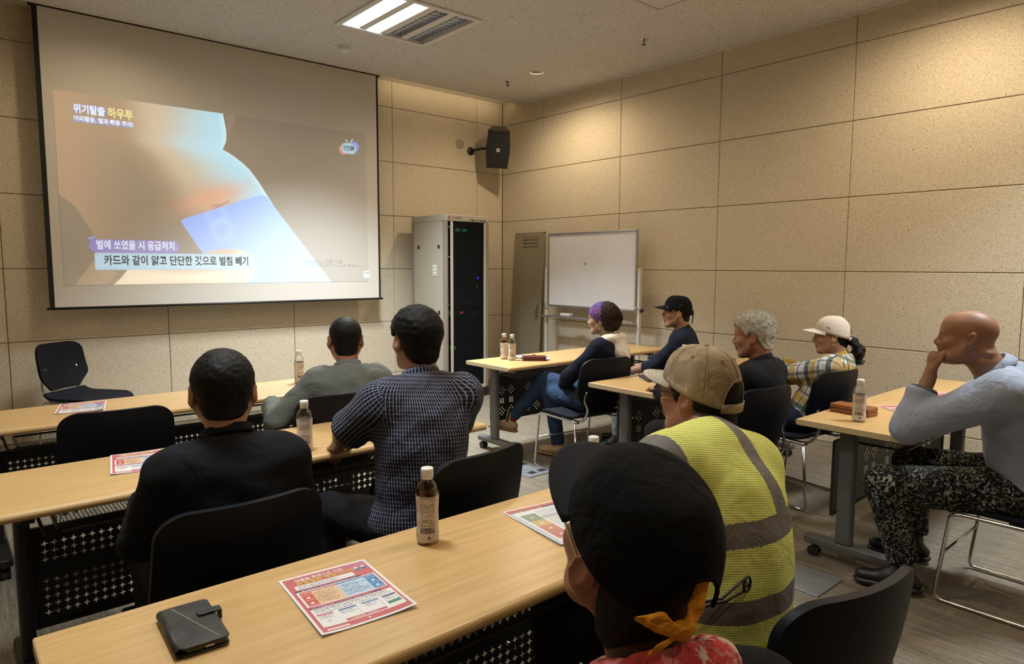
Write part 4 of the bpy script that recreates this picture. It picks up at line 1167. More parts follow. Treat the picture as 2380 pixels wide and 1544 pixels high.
# ------------------------------------------------------------------ people: materials
def skin_mat():
    m = mat('skin', (.5, .3, .2, 1), .48, spec=.4); t = NT(m)
    a = t.n('ShaderNodeVertexColor', layer_name='Col'); n = t.noise(t.coord(), 60, 3, .6); n2 = t.noise(t.coord(), 380, 2)
    t.l(t.mix(t.math('MULTIPLY', n, .45), a.outputs[0], t.mix(1.0, a.outputs[0], (.78, .66, .60, 1), 'MULTIPLY')), t.bsdf.inputs['Base Color'])
    t.bump(t.math('ADD', n, t.math('MULTIPLY', n2, .5)), .10, .004)
    return m
M_skin = skin_mat()
def hair_mat(name, col, col2, scale=70, rough=.45, bump=.6, stretch=(1, 1, .12)):
    if name in MATS: return MATS[name]
    m = mat(name, col, rough, spec=.13); t = NT(m)
    a = t.noise(t.coord(scale=stretch), scale, 4, .65, 1.2); b = t.noise(t.coord(scale=stretch), scale*4, 2, .6, .6)
    f = t.math('ADD', t.math('MULTIPLY', a, .6), t.math('MULTIPLY', b, .4))
    t.l(t.ramp(f, [(.35, col), (.65, col2)]), t.bsdf.inputs['Base Color']); t.bump(f, bump, .012)
    return m
H_black = hair_mat('black_hair', (.0035, .003, .003, 1), (.010, .009, .009, 1), 70, .5, .35)
H_dark = hair_mat('dark_cropped_hair', (.006, .005, .0045, 1), (.026, .021, .017, 1), 110, .55, .4)
H_brown = hair_mat('dark_brown_curls', (.012, .007, .005, 1), (.055, .030, .020, 1), 60, .5, .9, (1, 1, 1))
H_white = hair_mat('white_blond_hair', (.30, .27, .22, 1), (.72, .68, .58, 1), 55, .6, .9, (1, .25, 1))
def uvstripes(t, period, width, axis, soft=.06):
    uv = t.n('ShaderNodeUVMap', uv_map='UVMap'); sx = t.n('ShaderNodeSeparateXYZ'); t.l(uv.outputs[0], sx.inputs[0])
    f = t.math('FRACT', t.math('MULTIPLY', sx.outputs[axis], 1/period))
    d = t.math('ABSOLUTE', t.math('SUBTRACT', f, .5))
    return t.math('MULTIPLY', t.math('SUBTRACT', width/2+soft, d), 1/(2*soft), clamp=True)
def cloth_base(name, rough=.9, wr=.5, sc=11):
    m = mat(name, (.1, .1, .1, 1), rough, spec=.2); t = NT(m); n = t.noise(t.coord(), sc, 3, .55, .8); t.bump(n, wr, .03); return m, t, n
def check_mat(name, base, line, px, wx, py, wy, a=.85, b=.6):
    m, t, n = cloth_base(name)
    c = t.mix(t.math('MULTIPLY', uvstripes(t, py, wy, 1), b), base, line); c = t.mix(t.math('MULTIPLY', uvstripes(t, px, wx, 0), a), c, line)
    t.l(c, t.bsdf.inputs['Base Color']); return m
C_navycheck = check_mat('navy_window_check', (.009, .009, .020, 1), (.25, .26, .33, 1), .0112, .22, .0140, .17, .9, .45)
C_smallcheck = check_mat('olive_small_check', (.014, .016, .018, 1), (.22, .23, .20, 1), .0062, .46, .0064, .42, .72, .72)
def plaid_mat():
    m, t, n = cloth_base('yellow_plaid')
    c = (.50, .53, .57, 1)
    P_ = .150
    def st(ax, off, w):
        uv = t.n('ShaderNodeUVMap', uv_map='UVMap'); sx = t.n('ShaderNodeSeparateXYZ'); t.l(uv.outputs[0], sx.inputs[0])
        f = t.math('FRACT', t.math('ADD', t.math('MULTIPLY', sx.outputs[ax], 1/P_), off)); d = t.math('ABSOLUTE', t.math('SUBTRACT', f, .5))
        return t.math('MULTIPLY', t.math('SUBTRACT', w/2+.02, d), 25.0, clamp=True)
    for ax in (0, 1):
        c = t.mix(t.math('MULTIPLY', st(ax, .0, .30), .80), c, (.40, .235, .020, 1))
    for ax in (0, 1):
        c = t.mix(t.math('MULTIPLY', st(ax, .28, .20), .85), c, (.028, .040, .030, 1))
        c = t.mix(t.math('MULTIPLY', st(ax, .70, .10), .7), c, (.05, .06, .05, 1))
    t.l(c, t.bsdf.inputs['Base Color']); return m
C_plaid = plaid_mat()
C_blue = check_mat('pale_blue_fine_stripe', (.245, .29, .40, 1), (.43, .47, .57, 1), .0060, .46, 9, 0, .8, 0)
C_navyst = check_mat('navy_rib_stripe', (.008, .010, .024, 1), (.020, .024, .048, 1), .9, 0, .012, .3, 0, .7)
C_black = fabric('black_shirt_cloth', (.0042, .0046, .0070, 1), .85, .40, 10)
C_black2 = fabric('black_tee_cloth', (.006, .006, .008, 1), .9, .4, 10)
C_navyknit = fabric('navy_knit', (.007, .009, .021, 1), .95, .4, 12)
C_jeans = fabric('blue_denim', (.022, .044, .095, 1), .85, .5, 14, var=.55)
C_jeansd = fabric('dark_denim', (.012, .016, .032, 1), .85, .4, 12)
C_dark = fabric('dark_trousers', (.012, .011, .012, 1), .9, .4, 10)
C_cream = fabric('cream_cotton', (.66, .61, .52, 1), .85, .5, 16, var=.1)
def floral_mat():
    m, t, n = cloth_base('black_floral_trousers', wr=.3); c = t.coord(scale=(1, 1, 1.0))
    v = t.n('ShaderNodeTexNoise'); v.inputs['Scale'].default_value = 42; v.inputs['Detail'].default_value = 5; v.inputs['Distortion'].default_value = 2.4; t.l(c, v.inputs['Vector'])
    f = t.ramp(v.outputs[0], [(.53, 0.0), (.58, 1.0)]); g = t.noise(c, 14, 2)
    t.l(t.mix(f, (.007, .007, .009, 1), t.mix(t.ramp(g, [(.4, 0.0), (.6, 1.0)]), (.16, .17, .12, 1), (.33, .32, .28, 1))), t.bsdf.inputs['Base Color']); return m
C_floral = floral_mat()
def vest_mat():
    m = mat('fluorescent_mesh', (.62, .74, .06, 1), .7, spec=.2); t = NT(m)
    n = t.noise(t.coord(), 7, 3, .55, .6); t.l(t.mix(n, (.74, .80, .13, 1), (.92, .96, .34, 1)), t.bsdf.inputs['Base Color'])
    a = uvstripes(t, .0050, .50, 0, .10); b = uvstripes(t, .0054, .46, 1, .10); hole = t.math('MULTIPLY', a, b)
    t.bump(n, .5, .03)
    tr = t.n('ShaderNodeBsdfTransparent'); mx = t.n('ShaderNodeMixShader'); t.l(t.math('MULTIPLY', hole, .75), mx.inputs[0]); t.l(t.bsdf.outputs[0], mx.inputs[1]); t.l(tr.outputs[0], mx.inputs[2]); t.l(mx.outputs[0], t.out.inputs[0]); return m
C_vest = vest_mat()
C_vestedge = fabric('fluorescent_binding', (.62, .74, .05, 1), .7, .2, 12, var=.08)
C_refl = fabric('grey_reflective_tape', (.17, .155, .145, 1), .5, .25, 22, var=.18)
C_undershirt = check_mat('grey_pattern_shirt', (.045, .043, .05, 1), (.30, .29, .30, 1), .016, .3, .016, .3, .8, .7)
C_capblk = fabric('black_cap_cotton', (.0035, .0035, .0042, 1), .92, .5, 16)
C_capbill = fabric('charcoal_bill_cotton', (.013, .014, .019, 1), .85, .1, 10)
C_captan = fabric('washed_khaki_cotton', (.345, .255, .165, 1), .92, .35, 17, var=.75)
C_captanl = fabric('faded_khaki_bill', (.50, .45, .37, 1), .92, .2, 14, var=.12)
C_capwht = fabric('off_white_cap_cotton', (.60, .53, .46, 1), .9, .2, 12, var=.08)
C_orange = fabric('orange_bandana', (.90, .34, .035, 1), .85, .5, 30, var=.3)
def pinkscarf():
    m, t, n = cloth_base('pink_print_scarf', wr=.5, sc=22); c = t.coord(); v = t.noise(c, 26, 2, .5, 2.0); w = t.noise(c, 17, 1, .5, 1.6)
    col = t.mix(t.ramp(v, [(.48, 0.0), (.52, 1.0)]), (.62, .075, .085, 1), (.66, .22, .25, 1)); col = t.mix(t.ramp(w, [(.56, 0.0), (.585, 1.0)]), col, (.70, .58, .52, 1))
    t.l(col, t.bsdf.inputs['Base Color']); return m
C_pink = pinkscarf()
def purplescarf():
    m, t, n = cloth_base('violet_print_headscarf', wr=.5, sc=30); c = t.coord(); v = t.noise(c, 34, 4, .6, 1.6)
    t.l(t.ramp(v, [(.30, (.014, .012, .05, 1)), (.42, (.070, .060, .24, 1)), (.50, (.16, .10, .34, 1)), (.57, (.20, .05, .17, 1)), (.64, (.42, .14, .22, 1)), (.72, (.40, .38, .55, 1))]), t.bsdf.inputs['Base Color']); return m
C_purple = purplescarf()
M_suede = fabric('tan_suede', (.46, .31, .18, 1), .95, .3, 22, var=.15); M_sole = fabric('tan_crepe_sole', (.30, .175, .085, 1), .9, .2, 40)
M_elastic = fabric('dark_elastic', (.035, .032, .028, 1), .9, .3, 60); M_sock = fabric('red_sock', (.22, .02, .025, 1), .95, .3, 40)
M_shoe = mat('black_shoe', (.010, .010, .010, 1), .45); M_gold = mat('gold_earring', (.75, .50, .18, 1), .25, 1.0); M_pearl = mat('pearl', (.7, .62, .5, 1), .25)
M_frame = mat('black_spectacle_frame', (.008, .008, .009, 1), .3); M_eye = mat('eye_white', (.55, .52, .48, 1), .2); M_iris = mat('dark_iris', (.012, .007, .005, 1), .1)
M_lens = mat('clear_lens', (1, 1, 1, 1), .02); _t = NT(M_lens); _tr = _t.n('ShaderNodeBsdfTransparent'); _mx = _t.n('ShaderNodeMixShader', i_0=.10); _gl = _t.n('ShaderNodeBsdfGlossy', i_Roughness=.03)
_t.l(_tr.outputs[0], _mx.inputs[1]); _t.l(_gl.outputs[0], _mx.inputs[2]); _t.l(_mx.outputs[0], _t.out.inputs[0])

# ------------------------------------------------------------------ people: builder
class Person:
    def __init__(s, label, hip, yaw, head, hyaw, hpitch=0, hroll=0, slump=.05, shw=.178, hz=.535, bulk=1.0, belly=0.0, sc=1.0, nb=None, female=False, twist=0, shy=0.0, shdz=(0, 0)):
        s.root = empty('person', (hip[0], hip[1], 0), math.radians(yaw), label, 'person')
        s.o = V(hip[0], hip[1], 0); s.Rw = rotm(yaw); s.yaw = yaw; s.sc = sc; s.bulk = bulk; s.belly = belly; s.female = female
        s.hc = s.L(head); s.Rh = rotm(hyaw-yaw, hpitch, hroll)
        s.hip = V(0, 0, hz); s.nb = s.L(nb) if nb is not None else s.hc+V(0, -.050, -.165*sc)
        mid = (s.hip+s.nb)/2+V(0, -slump, 0)
        s.spine = lambda t: s.hip*(1-t)**2+mid*2*t*(1-t)+s.nb*t*t
        s.dirat = lambda t: unit_((mid-s.hip)*(1-t)+(s.nb-mid)*t)
        c = s.spine(.90); tw = rotm(twist)[:, 0]
        s.sh = {-1: c-tw*shw+V(0, shy, -.005+shdz[0]), 1: c+tw*shw+V(0, shy, -.005+shdz[1])}
        s.twx = tw
        s.shells = []; s.arm = {}; s.leg = {}
        for q in (-1, 1): s.leg[q] = (V(q*.095, .02, hz-.02), V(q*.13, .43, .50), V(q*.14, .42, .09), V(q*.145, .60, .03))
    def L(s, w): return s.Rw.T @ (np.asarray(w, float)-s.o)
    def Rsp(s, t):
        z = s.dirat(t); x = unit_(s.twx-z*np.dot(s.twx, z)); return np.stack([x, np.cross(z, x), z], 1)
    def torso(s, e, lab=0):
        b = s.bulk; S = s.spine
        p = [Ell(s.hip+V(0, 0, -.005), V(.165*b+e, .122*b+e, .105+e), None, .06, lab=lab),
             Ell(S(.33)+s.Rsp(.33)[:, 1]*s.belly*.5, V(.148*b+e, .108*b+e+s.belly*.6, .14+e), s.Rsp(.33), .07, lab=lab),
             Ell(S(.66), V(.160*b+e, .112*b+e, .165+e), s.Rsp(.66), .07, lab=lab)]
        d = unit_(s.sh[1]-s.sh[-1])
        p += [Cone(s.sh[-1]+d*.02, s.sh[1]-d*.02, .052*b+e, .052*b+e, .07, lab=lab)]
        for q in (-1, 1): p += [Cone(s.nb+V(0, -.012, .0), s.sh[q]*.75+s.nb*.25+V(0, -.005, .0), .040+e, .050*b+e, .05, lab=lab)]
        return p
    def sleeve(s, q, e, full=True, upto=.72, cuff=None, ra=.050, rb=.043, rc=.036):
        sh = s.sh[q]; el, wr = s.arm[q][:2]; lab = 1 if q < 0 else 2
        if full:
            c = el+(wr-el)*(.95 if cuff is None else cuff)
            return [Cone(sh, el, ra*s.bulk+e, rb+e, .035, lab=lab), Cone(el, c, rb+e-.002, rc+e, .02, lab=lab+2, cut=True)]
        return [Cone(sh, sh+(el-sh)*upto, ra*s.bulk+e, rb+e+.012, .06, lab=lab, cut=True)]
    def frames(s):
        f = {0: (s.hip, unit_(s.nb-s.hip), s.twx, -unit_(np.cross(unit_(s.nb-s.hip), s.twx)), .165)}
        for q in (-1, 1):
            if q not in s.arm: continue
            el, wr = s.arm[q][:2]
            for l, a, b in ((1 if q < 0 else 2, s.sh[q], el), (3 if q < 0 else 4, el, wr)):
                ax = unit_(a-b); sd = unit_(np.cross(ax, V(0, 1, 0.3))); f[l] = (a, ax, sd, np.cross(ax, sd), .055)
        for l in (5, 6, 7, 8): f[l] = f[0]
        return f
    def add(s, name, P, q, m, parent=None, smooth=True):
        o = link(name, quad_mesh(name, P, q, m, smooth), parent or s.root); return o
    def addh(s, name, P, q, m, parent=None): return s.add(name, s.H(P), q, m, parent)
    def H(s, P): return np.asarray(P)@s.Rh.T+s.hc
    def hmb(s, name, mb, m, parent=None, **kw):
        mb.v = [tuple(p) for p in s.H(np.array(mb.v))]; return mb.build(name, m, parent or s.root, **kw)
    # ---- skin
    def body(s, tone, hh=.0045, jowl=0.0, nose=1.0, stub=None, hands=(), arm_h=.005, bare=.0, nr=1.0, fold=False):
        tone = np.array(tone)
        neck = s.Rh.T @ (s.nb+V(0, -.005, -.03)-s.hc)
        P, q = make(head_prims(s.sc, neck, jowl, s.female, nose, nr, fold), hh*s.sc, 1)
        C = np.tile(tone, (len(P), 1)); K = P/s.sc
        lip = np.exp(-((K[:, 0]/.020)**2+((K[:, 2]+.065)/.010)**2))*(K[:, 1] > .085); C = C*(1-lip[:, None]*V(.10, .40, .40))
        if stub is not None:
            zl = np.interp(K[:, 1], [-.12, -.05, -.01, .02], [-.115, -.085, -.03, .02]); m_ = sstep(.02, -.02, (zl-K[:, 2]))*sstep(-.028, -.045, K[:, 1])*(np.abs(K[:, 0]) < .079)
            C = C+(np.array(stub)-C)*(m_*.85)[:, None]
        s.shells = [(s.H(P), q, C)]
        # torso, limbs under the clothes
        pr = s.torso(-.012)
        for k in (-1, 1):
            if k in s.arm: pr += [Cone(s.sh[k], s.arm[k][0], .046, .038, .03), Cone(s.arm[k][0], s.arm[k][1], .038, .028, .02)]
            h, kn, an, to = s.leg[k]; pr += [Cone(h, kn, .078, .052, .04), Cone(kn, an, .050, .036, .03)]
        P2, q2 = make(pr, .016, 1); s.shells.append((P2, q2, np.tile(tone, (len(P2), 1))))
        for k in hands:
            el, wr, hd = s.arm[k]; base = sh_ = s.sh[k]+(el-s.sh[k])*.55
            pr = [Cone(base, el, .043, .040, .02), Cone(el, wr, .041, .027, .02)]+hand_prims(wr, *hd)
            P3, q3 = make(pr, arm_h, 1); s.shells.append((P3, q3, np.tile(tone*1.0, (len(P3), 1))))
        P, q = merge([(a, b) for a, b, _ in s.shells]); C = np.concatenate([c for _, _, c in s.shells])
        o = s.add('body', P, q, M_skin); ca = o.data.color_attributes.new('Col', 'FLOAT_COLOR', 'POINT')
        ca.data.foreach_set('color', np.concatenate([np.clip(C, 0, 1), np.ones((len(C), 1))], 1).astype(np.float32).ravel())
        s.bodyo = o
        return o
    def face(s, brow=None):
        for k in (-1, 1):
            c = V(k*.033, .0812, -.001)*s.sc; r = .0126*s.sc; b = MB(); n = 14; prof = [math.pi*i/9 for i in range(1, 9)]
            vs = [(c[0], c[1]+r, c[2])]; 
            for a in prof: vs += [(c[0]+r*math.sin(a)*math.cos(2*math.pi*j/n), c[1]+r*math.cos(a), c[2]+r*math.sin(a)*math.sin(2*math.pi*j/n)) for j in range(n)]
            b.m = 1; b.add(vs, [(0, 1+(j+1) % n, 1+j) for j in range(n)])
            nb_ = len(b.f); b.m = 0
            for i in range(len(prof)-1):
                for j in range(n): b.f.append((1+i*n+j, 1+i*n+(j+1) % n, 1+(i+1)*n+(j+1) % n, 1+(i+1)*n+j)); b.mi.append(1 if i == 0 else 0)
            s.hmb('eye', b, [M_eye, M_iris], s.bodyo, smooth=True)
            if brow:
                e = MB(); e.tube([(k*(.017+.033*i/5)*s.sc, (.0945-.0145*(i/5)**2)*s.sc, (.0245+.005*math.sin(i/5*2.4))*s.sc) for i in range(6)], [.002, .0032, .0034, .0032, .0026, .0014], 6); s.hmb('eyebrow', e, brow, s.bodyo, smooth=True)
    # ---- clothes
    def shirt(s, m, e=.014, long=(True, True), h=.0085, amp=.004, wl=.085, hem=.46, cuff=None, extra=(), seed=2, name='shirt', vneck=0, shp={}, neckcut=.028):
        pr = s.torso(e)
        for k in (-1, 1):
            if k in s.arm: pr += s.sleeve(k, e-.002, long[0 if k < 0 else 1], cuff=cuff, **shp)
        pr += list(extra)
        ax = unit_(s.hc-s.nb); pr.append(Cone(s.nb-ax*.02, s.nb+ax*.2, .060, .060, .006, 's'))
        pr.append(Cone(s.nb+ax*neckcut+V(0, .01, .012), s.nb+ax*.3, .115, .115, .008, 's', cuta=True))
        pr.append(Half(V(0, 0, hem), V(0, 0, -1), .01))
        P, q = make(pr, h, 1, amp, wl, seed, (1, 1, 1.6)); o = s.add(name, P, q, m); lab = add_uv(o.data, P, q, pr, s.frames()); s.sp = (P, q, pr, lab); return o
    def collar(s, m, parent, r=.064, h=.038, flare=.016, up=.018, band=.004, drop=.030):
        ax = unit_(s.hc-s.nb); x = unit_(s.twx-ax*np.dot(s.twx, ax)); y = np.cross(ax, x); n = 40; b = MB(); rings = []
        prof = [(r+.018, -.066), (r+.006, -.040), (r+.001, -.012), (r-.002, h*.6), (r, h), (r+.005, h+.001), (r+flare, h*.55), (r+flare*1.9, h-drop-.012)]
        for rr, z in prof:
            rings.append([s.nb+ax*(z+up-.010*math.cos(t)*1.0)+(x*math.sin(t)*1.0+y*(math.cos(t)*1.02))*rr for t in (2*math.pi*j/n for j in range(n))])
        b.add([p for R_ in rings for p in R_], [(i*n+j, i*n+(j+1) % n, (i+1)*n+(j+1) % n, (i+1)*n+j) for i in range(len(prof)-1) for j in range(n)])
        o = b.build('collar', m, parent, smooth=True, solid=band)
        uv = o.data.uv_layers.new(name='UVMap')
        for lp in o.data.loops:
            v = lp.vertex_index; uv.data[lp.index].uv = ((v % n)/n*2*math.pi*r, (v//n)*.012)
        return o
    def trousers(s, m, e=.010, h=.011, wide=1.0, cut=.93, amp=.004, name='trousers'):
        pr = [Ell(s.hip+V(0, 0, -.012), V(.162*s.bulk+e, .118*s.bulk+e, .10+e), None, .05, lab=5)]
        for k in (-1, 1):
            hp, kn, an, to = s.leg[k]; an2 = kn+(an-kn)*cut; l = 6 if k < 0 else 7
            pr += [Cone(hp, kn, .085*wide+e, .062*wide+e, .045, lab=l), Cone(kn, an2, .060*wide+e, .042*wide+e, .03, lab=l, cut=True)]
        P, q = make(pr, h, 1, amp, .09, 5); o = s.add(name, P, q, m); add_uv(o.data, P, q, pr, s.frames()); return o
    def shoes(s, m, sole, ks=(-1, 1), name='shoe'):
        for k in ks:
            hp, kn, an, to = s.leg[k]; d = unit_(to-an-V(0, 0, 0)); f = unit_(V(d[0], d[1], 0)) if abs(d[2]) < .95 else V(0, 1, 0)
            dn = V(0, 0, -1)
            if hasattr(s, 'footdir') and k in s.footdir: f, dn = s.footdir[k]
            heel = an+dn*.045-f*.035; toe = an+dn*.050+f*.165
            sd = np.cross(f, dn)
            P, q = make([Cone(heel-dn*.004, toe-dn*.0, .040, .036, .03, n=dn, fl=.75), Cone(an-dn*.02, an+dn*.03+f*.05, .043, .046, .04), Half(an+dn*.078, dn, .004)], .006, 1)
            o = s.add(name, P, q, m)
            P, q = make([Cone(heel+dn*.026, toe+dn*.026, .046, .044, .01, n=dn, fl=.42)], .006, 1); s.add('sole', P, q, sole, o)
    def hair(s, m, infl=.010, line=((-.12, -.085), (-.06, -.075), (-.02, .0), (.02, .03), (.06, .05), (.10, .085)), extra=(), amp=.0015, wl=.02, h=.0045, seed=4, ear=True, name='hair', rel=1):
        k = s.sc; w = .93 if s.female else 1.0
        ys = [a*k for a, _ in line]; zs = [b*k for _, b in line]
        pr = [Ell(V(0, -.012, .040)*k, V(.076*w+infl, .099+infl, .081+infl)*k, None, .02), Ell(V(0, -.045, -.045)*k, V(.056*w+infl*.6, .052+infl*.6, .06)*k, None, .03)]
        pr += list(extra)
        pr.append(Fn(lambda X, Y, Z: np.interp(Y, ys, zs).astype(np.float32)-Z+0*X, .010))
        if ear:
            for q_ in (-1, 1): pr.append(Ell(V(q_*.088*w, -.012, -.004)*k, V(.032, .026, .038)*k, None, .008, 's'))
        P, q = make(pr, h*k, rel, amp, wl, seed); return s.addh(name, P, q, m)
    def glasses(s, lens=True):
        k = s.sc; r = MB(); r.tube([(.006*k, .112*k, .004*k), (0, .114*k, .006*k), (-.006*k, .112*k, .004*k)], .0018, 6)
        g = s.hmb('spectacles', r, M_frame, smooth=True)
        for q_ in (-1, 1):
            b = MB(); pts = [(q_*(.033+.026*math.cos(t))*k, (.108-.004*abs(math.cos(t)))*k-.0*abs(math.cos(t)), (-.004+.020*math.sin(t))*k) for t in (2*math.pi*j/20 for j in range(20))]
            b.tube(pts, .0020, 6, closed=True); s.hmb('rim', b, M_frame, g, smooth=True)
            b = MB(); b.tube([(q_*.059*k, .103*k, .006*k), (q_*.076*k, .080*k, .008*k), (q_*.0795*k, .02*k, .012*k), (q_*.0775*k, -.018*k, .024*k), (q_*.078*k, -.034*k, .012*k), (q_*.076*k, -.040*k, -.008*k)], .0022, 6); s.hmb('temple', b, M_frame, g, smooth=True)
            if lens: b = MB(); b.add(pts, [tuple(range(20))]); s.hmb('lens', b, M_lens, g)
        return g

# ------------------------------------------------------------------ the ten people
def W(*a): return V(*a)
def setarm(p, k, elbow, wrist, d, n, curl=(25, 30, 35, 40), sc=1.0, thumb=35, spread=5):
    R = p.Rw.T; p.arm[k] = (p.L(elbow), p.L(wrist), (R@V(*d), R@V(*n), k, curl, sc, thumb, spread))
def setleg(p, k, knee, ankle, toe=None):
    kn, an = p.L(knee), p.L(ankle); to = p.L(toe) if toe is not None else an+V(0, .18, -.06); p.leg[k] = (p.leg[k][0], kn, an, to)
TAN = (.36, .195, .120); BROWN = (.30, .150, .088); FAIR = (.46, .29, .20); RED = (.36, .165, .105)

def hair_tufts(p, n, seed, m=None, c=(0, -.008, .048), r=(.090, .112, .100), ln=.036, zmin=.045, w=.0014, curl=0):
    """small tapered locks over the hair so that its outline breaks up"""
    rg = np.random.default_rng(seed); b = MB()
    for i in range(n):
        d = unit_(rg.normal(size=3)); d[2] = abs(d[2])*.9+.05; d = unit_(d); P0 = V(*c)+d*V(*r)
        if P0[2] < zmin and P0[1] > -.03: continue
        t = unit_(V(0, -1, -.55 if P0[1] < .02 else .35)+rg.normal(size=3)*.45); t = unit_(t-d*np.dot(t, d)); L_ = ln*rg.uniform(.6, 1.4)
        pts = []
        for k in range(5):
            s = k/4; q = P0-d*.012+d*(.010*math.sin(s*2.4)+.007*s*L_/.036)+t*L_*s+rg.normal(size=3)*.0008
            if curl: q = q+(np.cross(d, t)*math.sin(s*curl)+d*math.cos(s*curl))*.010
            pts.append(tuple(q))
        b.tube(pts, [w*(1-.8*k/4) for k in range(5)], 4)
    o = p.hmb('hair_locks', b, m or H_white, smooth=True); o['kind'] = 'stuff'; return o
# --- man in the plain black shirt, left, seen from behind
def man_black():
    p = Person('man in a plain black stand-collar shirt seen from behind at the middle left table', (-5.055, -4.79), -4, (-5.04, -4.755, 1.098), -16, 0, slump=.045, shw=.165, bulk=1.02)
    setarm(p, -1, (-5.265, -4.72, .70), (-5.20, -4.47, .735), (.3, 1, 0), (0, 0, -1)); setarm(p, 1, (-4.80, -4.72, .69), (-4.82, -4.46, .735), (-.3, 1, 0), (0, 0, -1))
    p.body(TAN, .0042, hands=(-1, 1)); p.face(H_black)
    p.hair(H_black, .012, line=((-.13, -.066), (-.085, -.064), (-.045, -.04), (-.025, .0), (.01, .025), (.06, .06), (.10, .085)), amp=.0018, wl=.018, h=.004)
    s = p.shirt(C_black, .016, h=.0075, amp=.006, wl=.10, hem=.44, neckcut=.035); p.collar(C_black, s, .0640, .052, .004, .014, drop=.004)
    p.glasses(); p.trousers(C_dark); p.shoes(M_shoe, M_shoe)
man_black()

# --- man in the navy checked short-sleeved shirt
def man_check():
    p = Person('man in a navy and white checked short-sleeved shirt leaning on the middle left table', (-4.345, -4.70), -10, (-4.275, -4.60, 1.185), -6, 0, slump=.055, shw=.175, bulk=1.0, hz=.54)
    setarm(p, -1, (-4.515, -4.47, .83), (-4.475, -4.335, .755), (.25, .75, -.25), (.1, -.2, -1), (12, 25, 40, 50)); setarm(p, 1, (-4.02, -4.50, .80), (-4.12, -4.30, .75), (-.6, .8, 0), (0, 0, -1))
    setleg(p, -1, (-4.52, -4.34, .50), (-4.55, -4.40, .09)); setleg(p, 1, (-4.22, -4.28, .50), (-4.20, -4.32, .09))
    p.body(TAN, .0042, hands=(-1, 1)); p.face(H_black)
    p.hair(H_black, .020, line=((-.13, -.090), (-.085, -.085), (-.045, -.05), (-.02, .012), (.02, .02), (.06, .035), (.10, .05)), amp=.003, wl=.03, h=.004)
    s = p.shirt(C_navycheck, .022, long=(False, False), h=.0075, amp=.007, wl=.11, hem=.45, seed=8, shp=dict(upto=.86, ra=.050, rb=.046)); p.collar(C_navycheck, s, .064, .036, .010)
    p.trousers(C_dark); p.shoes(M_shoe, M_shoe)
man_check()

# --- man in the small-check shirt at the front table
def man_small():
    p = Person('man in an olive small-check shirt seen from behind at the front left table', (-4.115, -3.60), -14, (-4.045, -3.565, 1.080), -22, 0, slump=.045, shw=.168, bulk=1.0)
    setarm(p, -1, (-4.41, -3.54, .70), (-4.33, -3.27, .735), (.3, 1, 0), (0, 0, -1)); setarm(p, 1, (-3.84, -3.50, .70), (-3.90, -3.24, .735), (-.3, 1, 0), (0, 0, -1))
    p.body(RED, .005, hands=(-1, 1)); p.face(H_black)
    p.hair(H_black, .007, line=((-.13, -.080), (-.085, -.078), (-.045, -.045), (-.025, .0), (.01, .025), (.06, .07), (.10, .10)), amp=.001, wl=.02, h=.0045)
    s = p.shirt(C_smallcheck, .020, h=.009, amp=.006, wl=.09, hem=.45, seed=5); p.collar(C_smallcheck, s, .062, .034, .009)
    p.trousers(C_dark); p.shoes(M_shoe, M_shoe)
man_small()

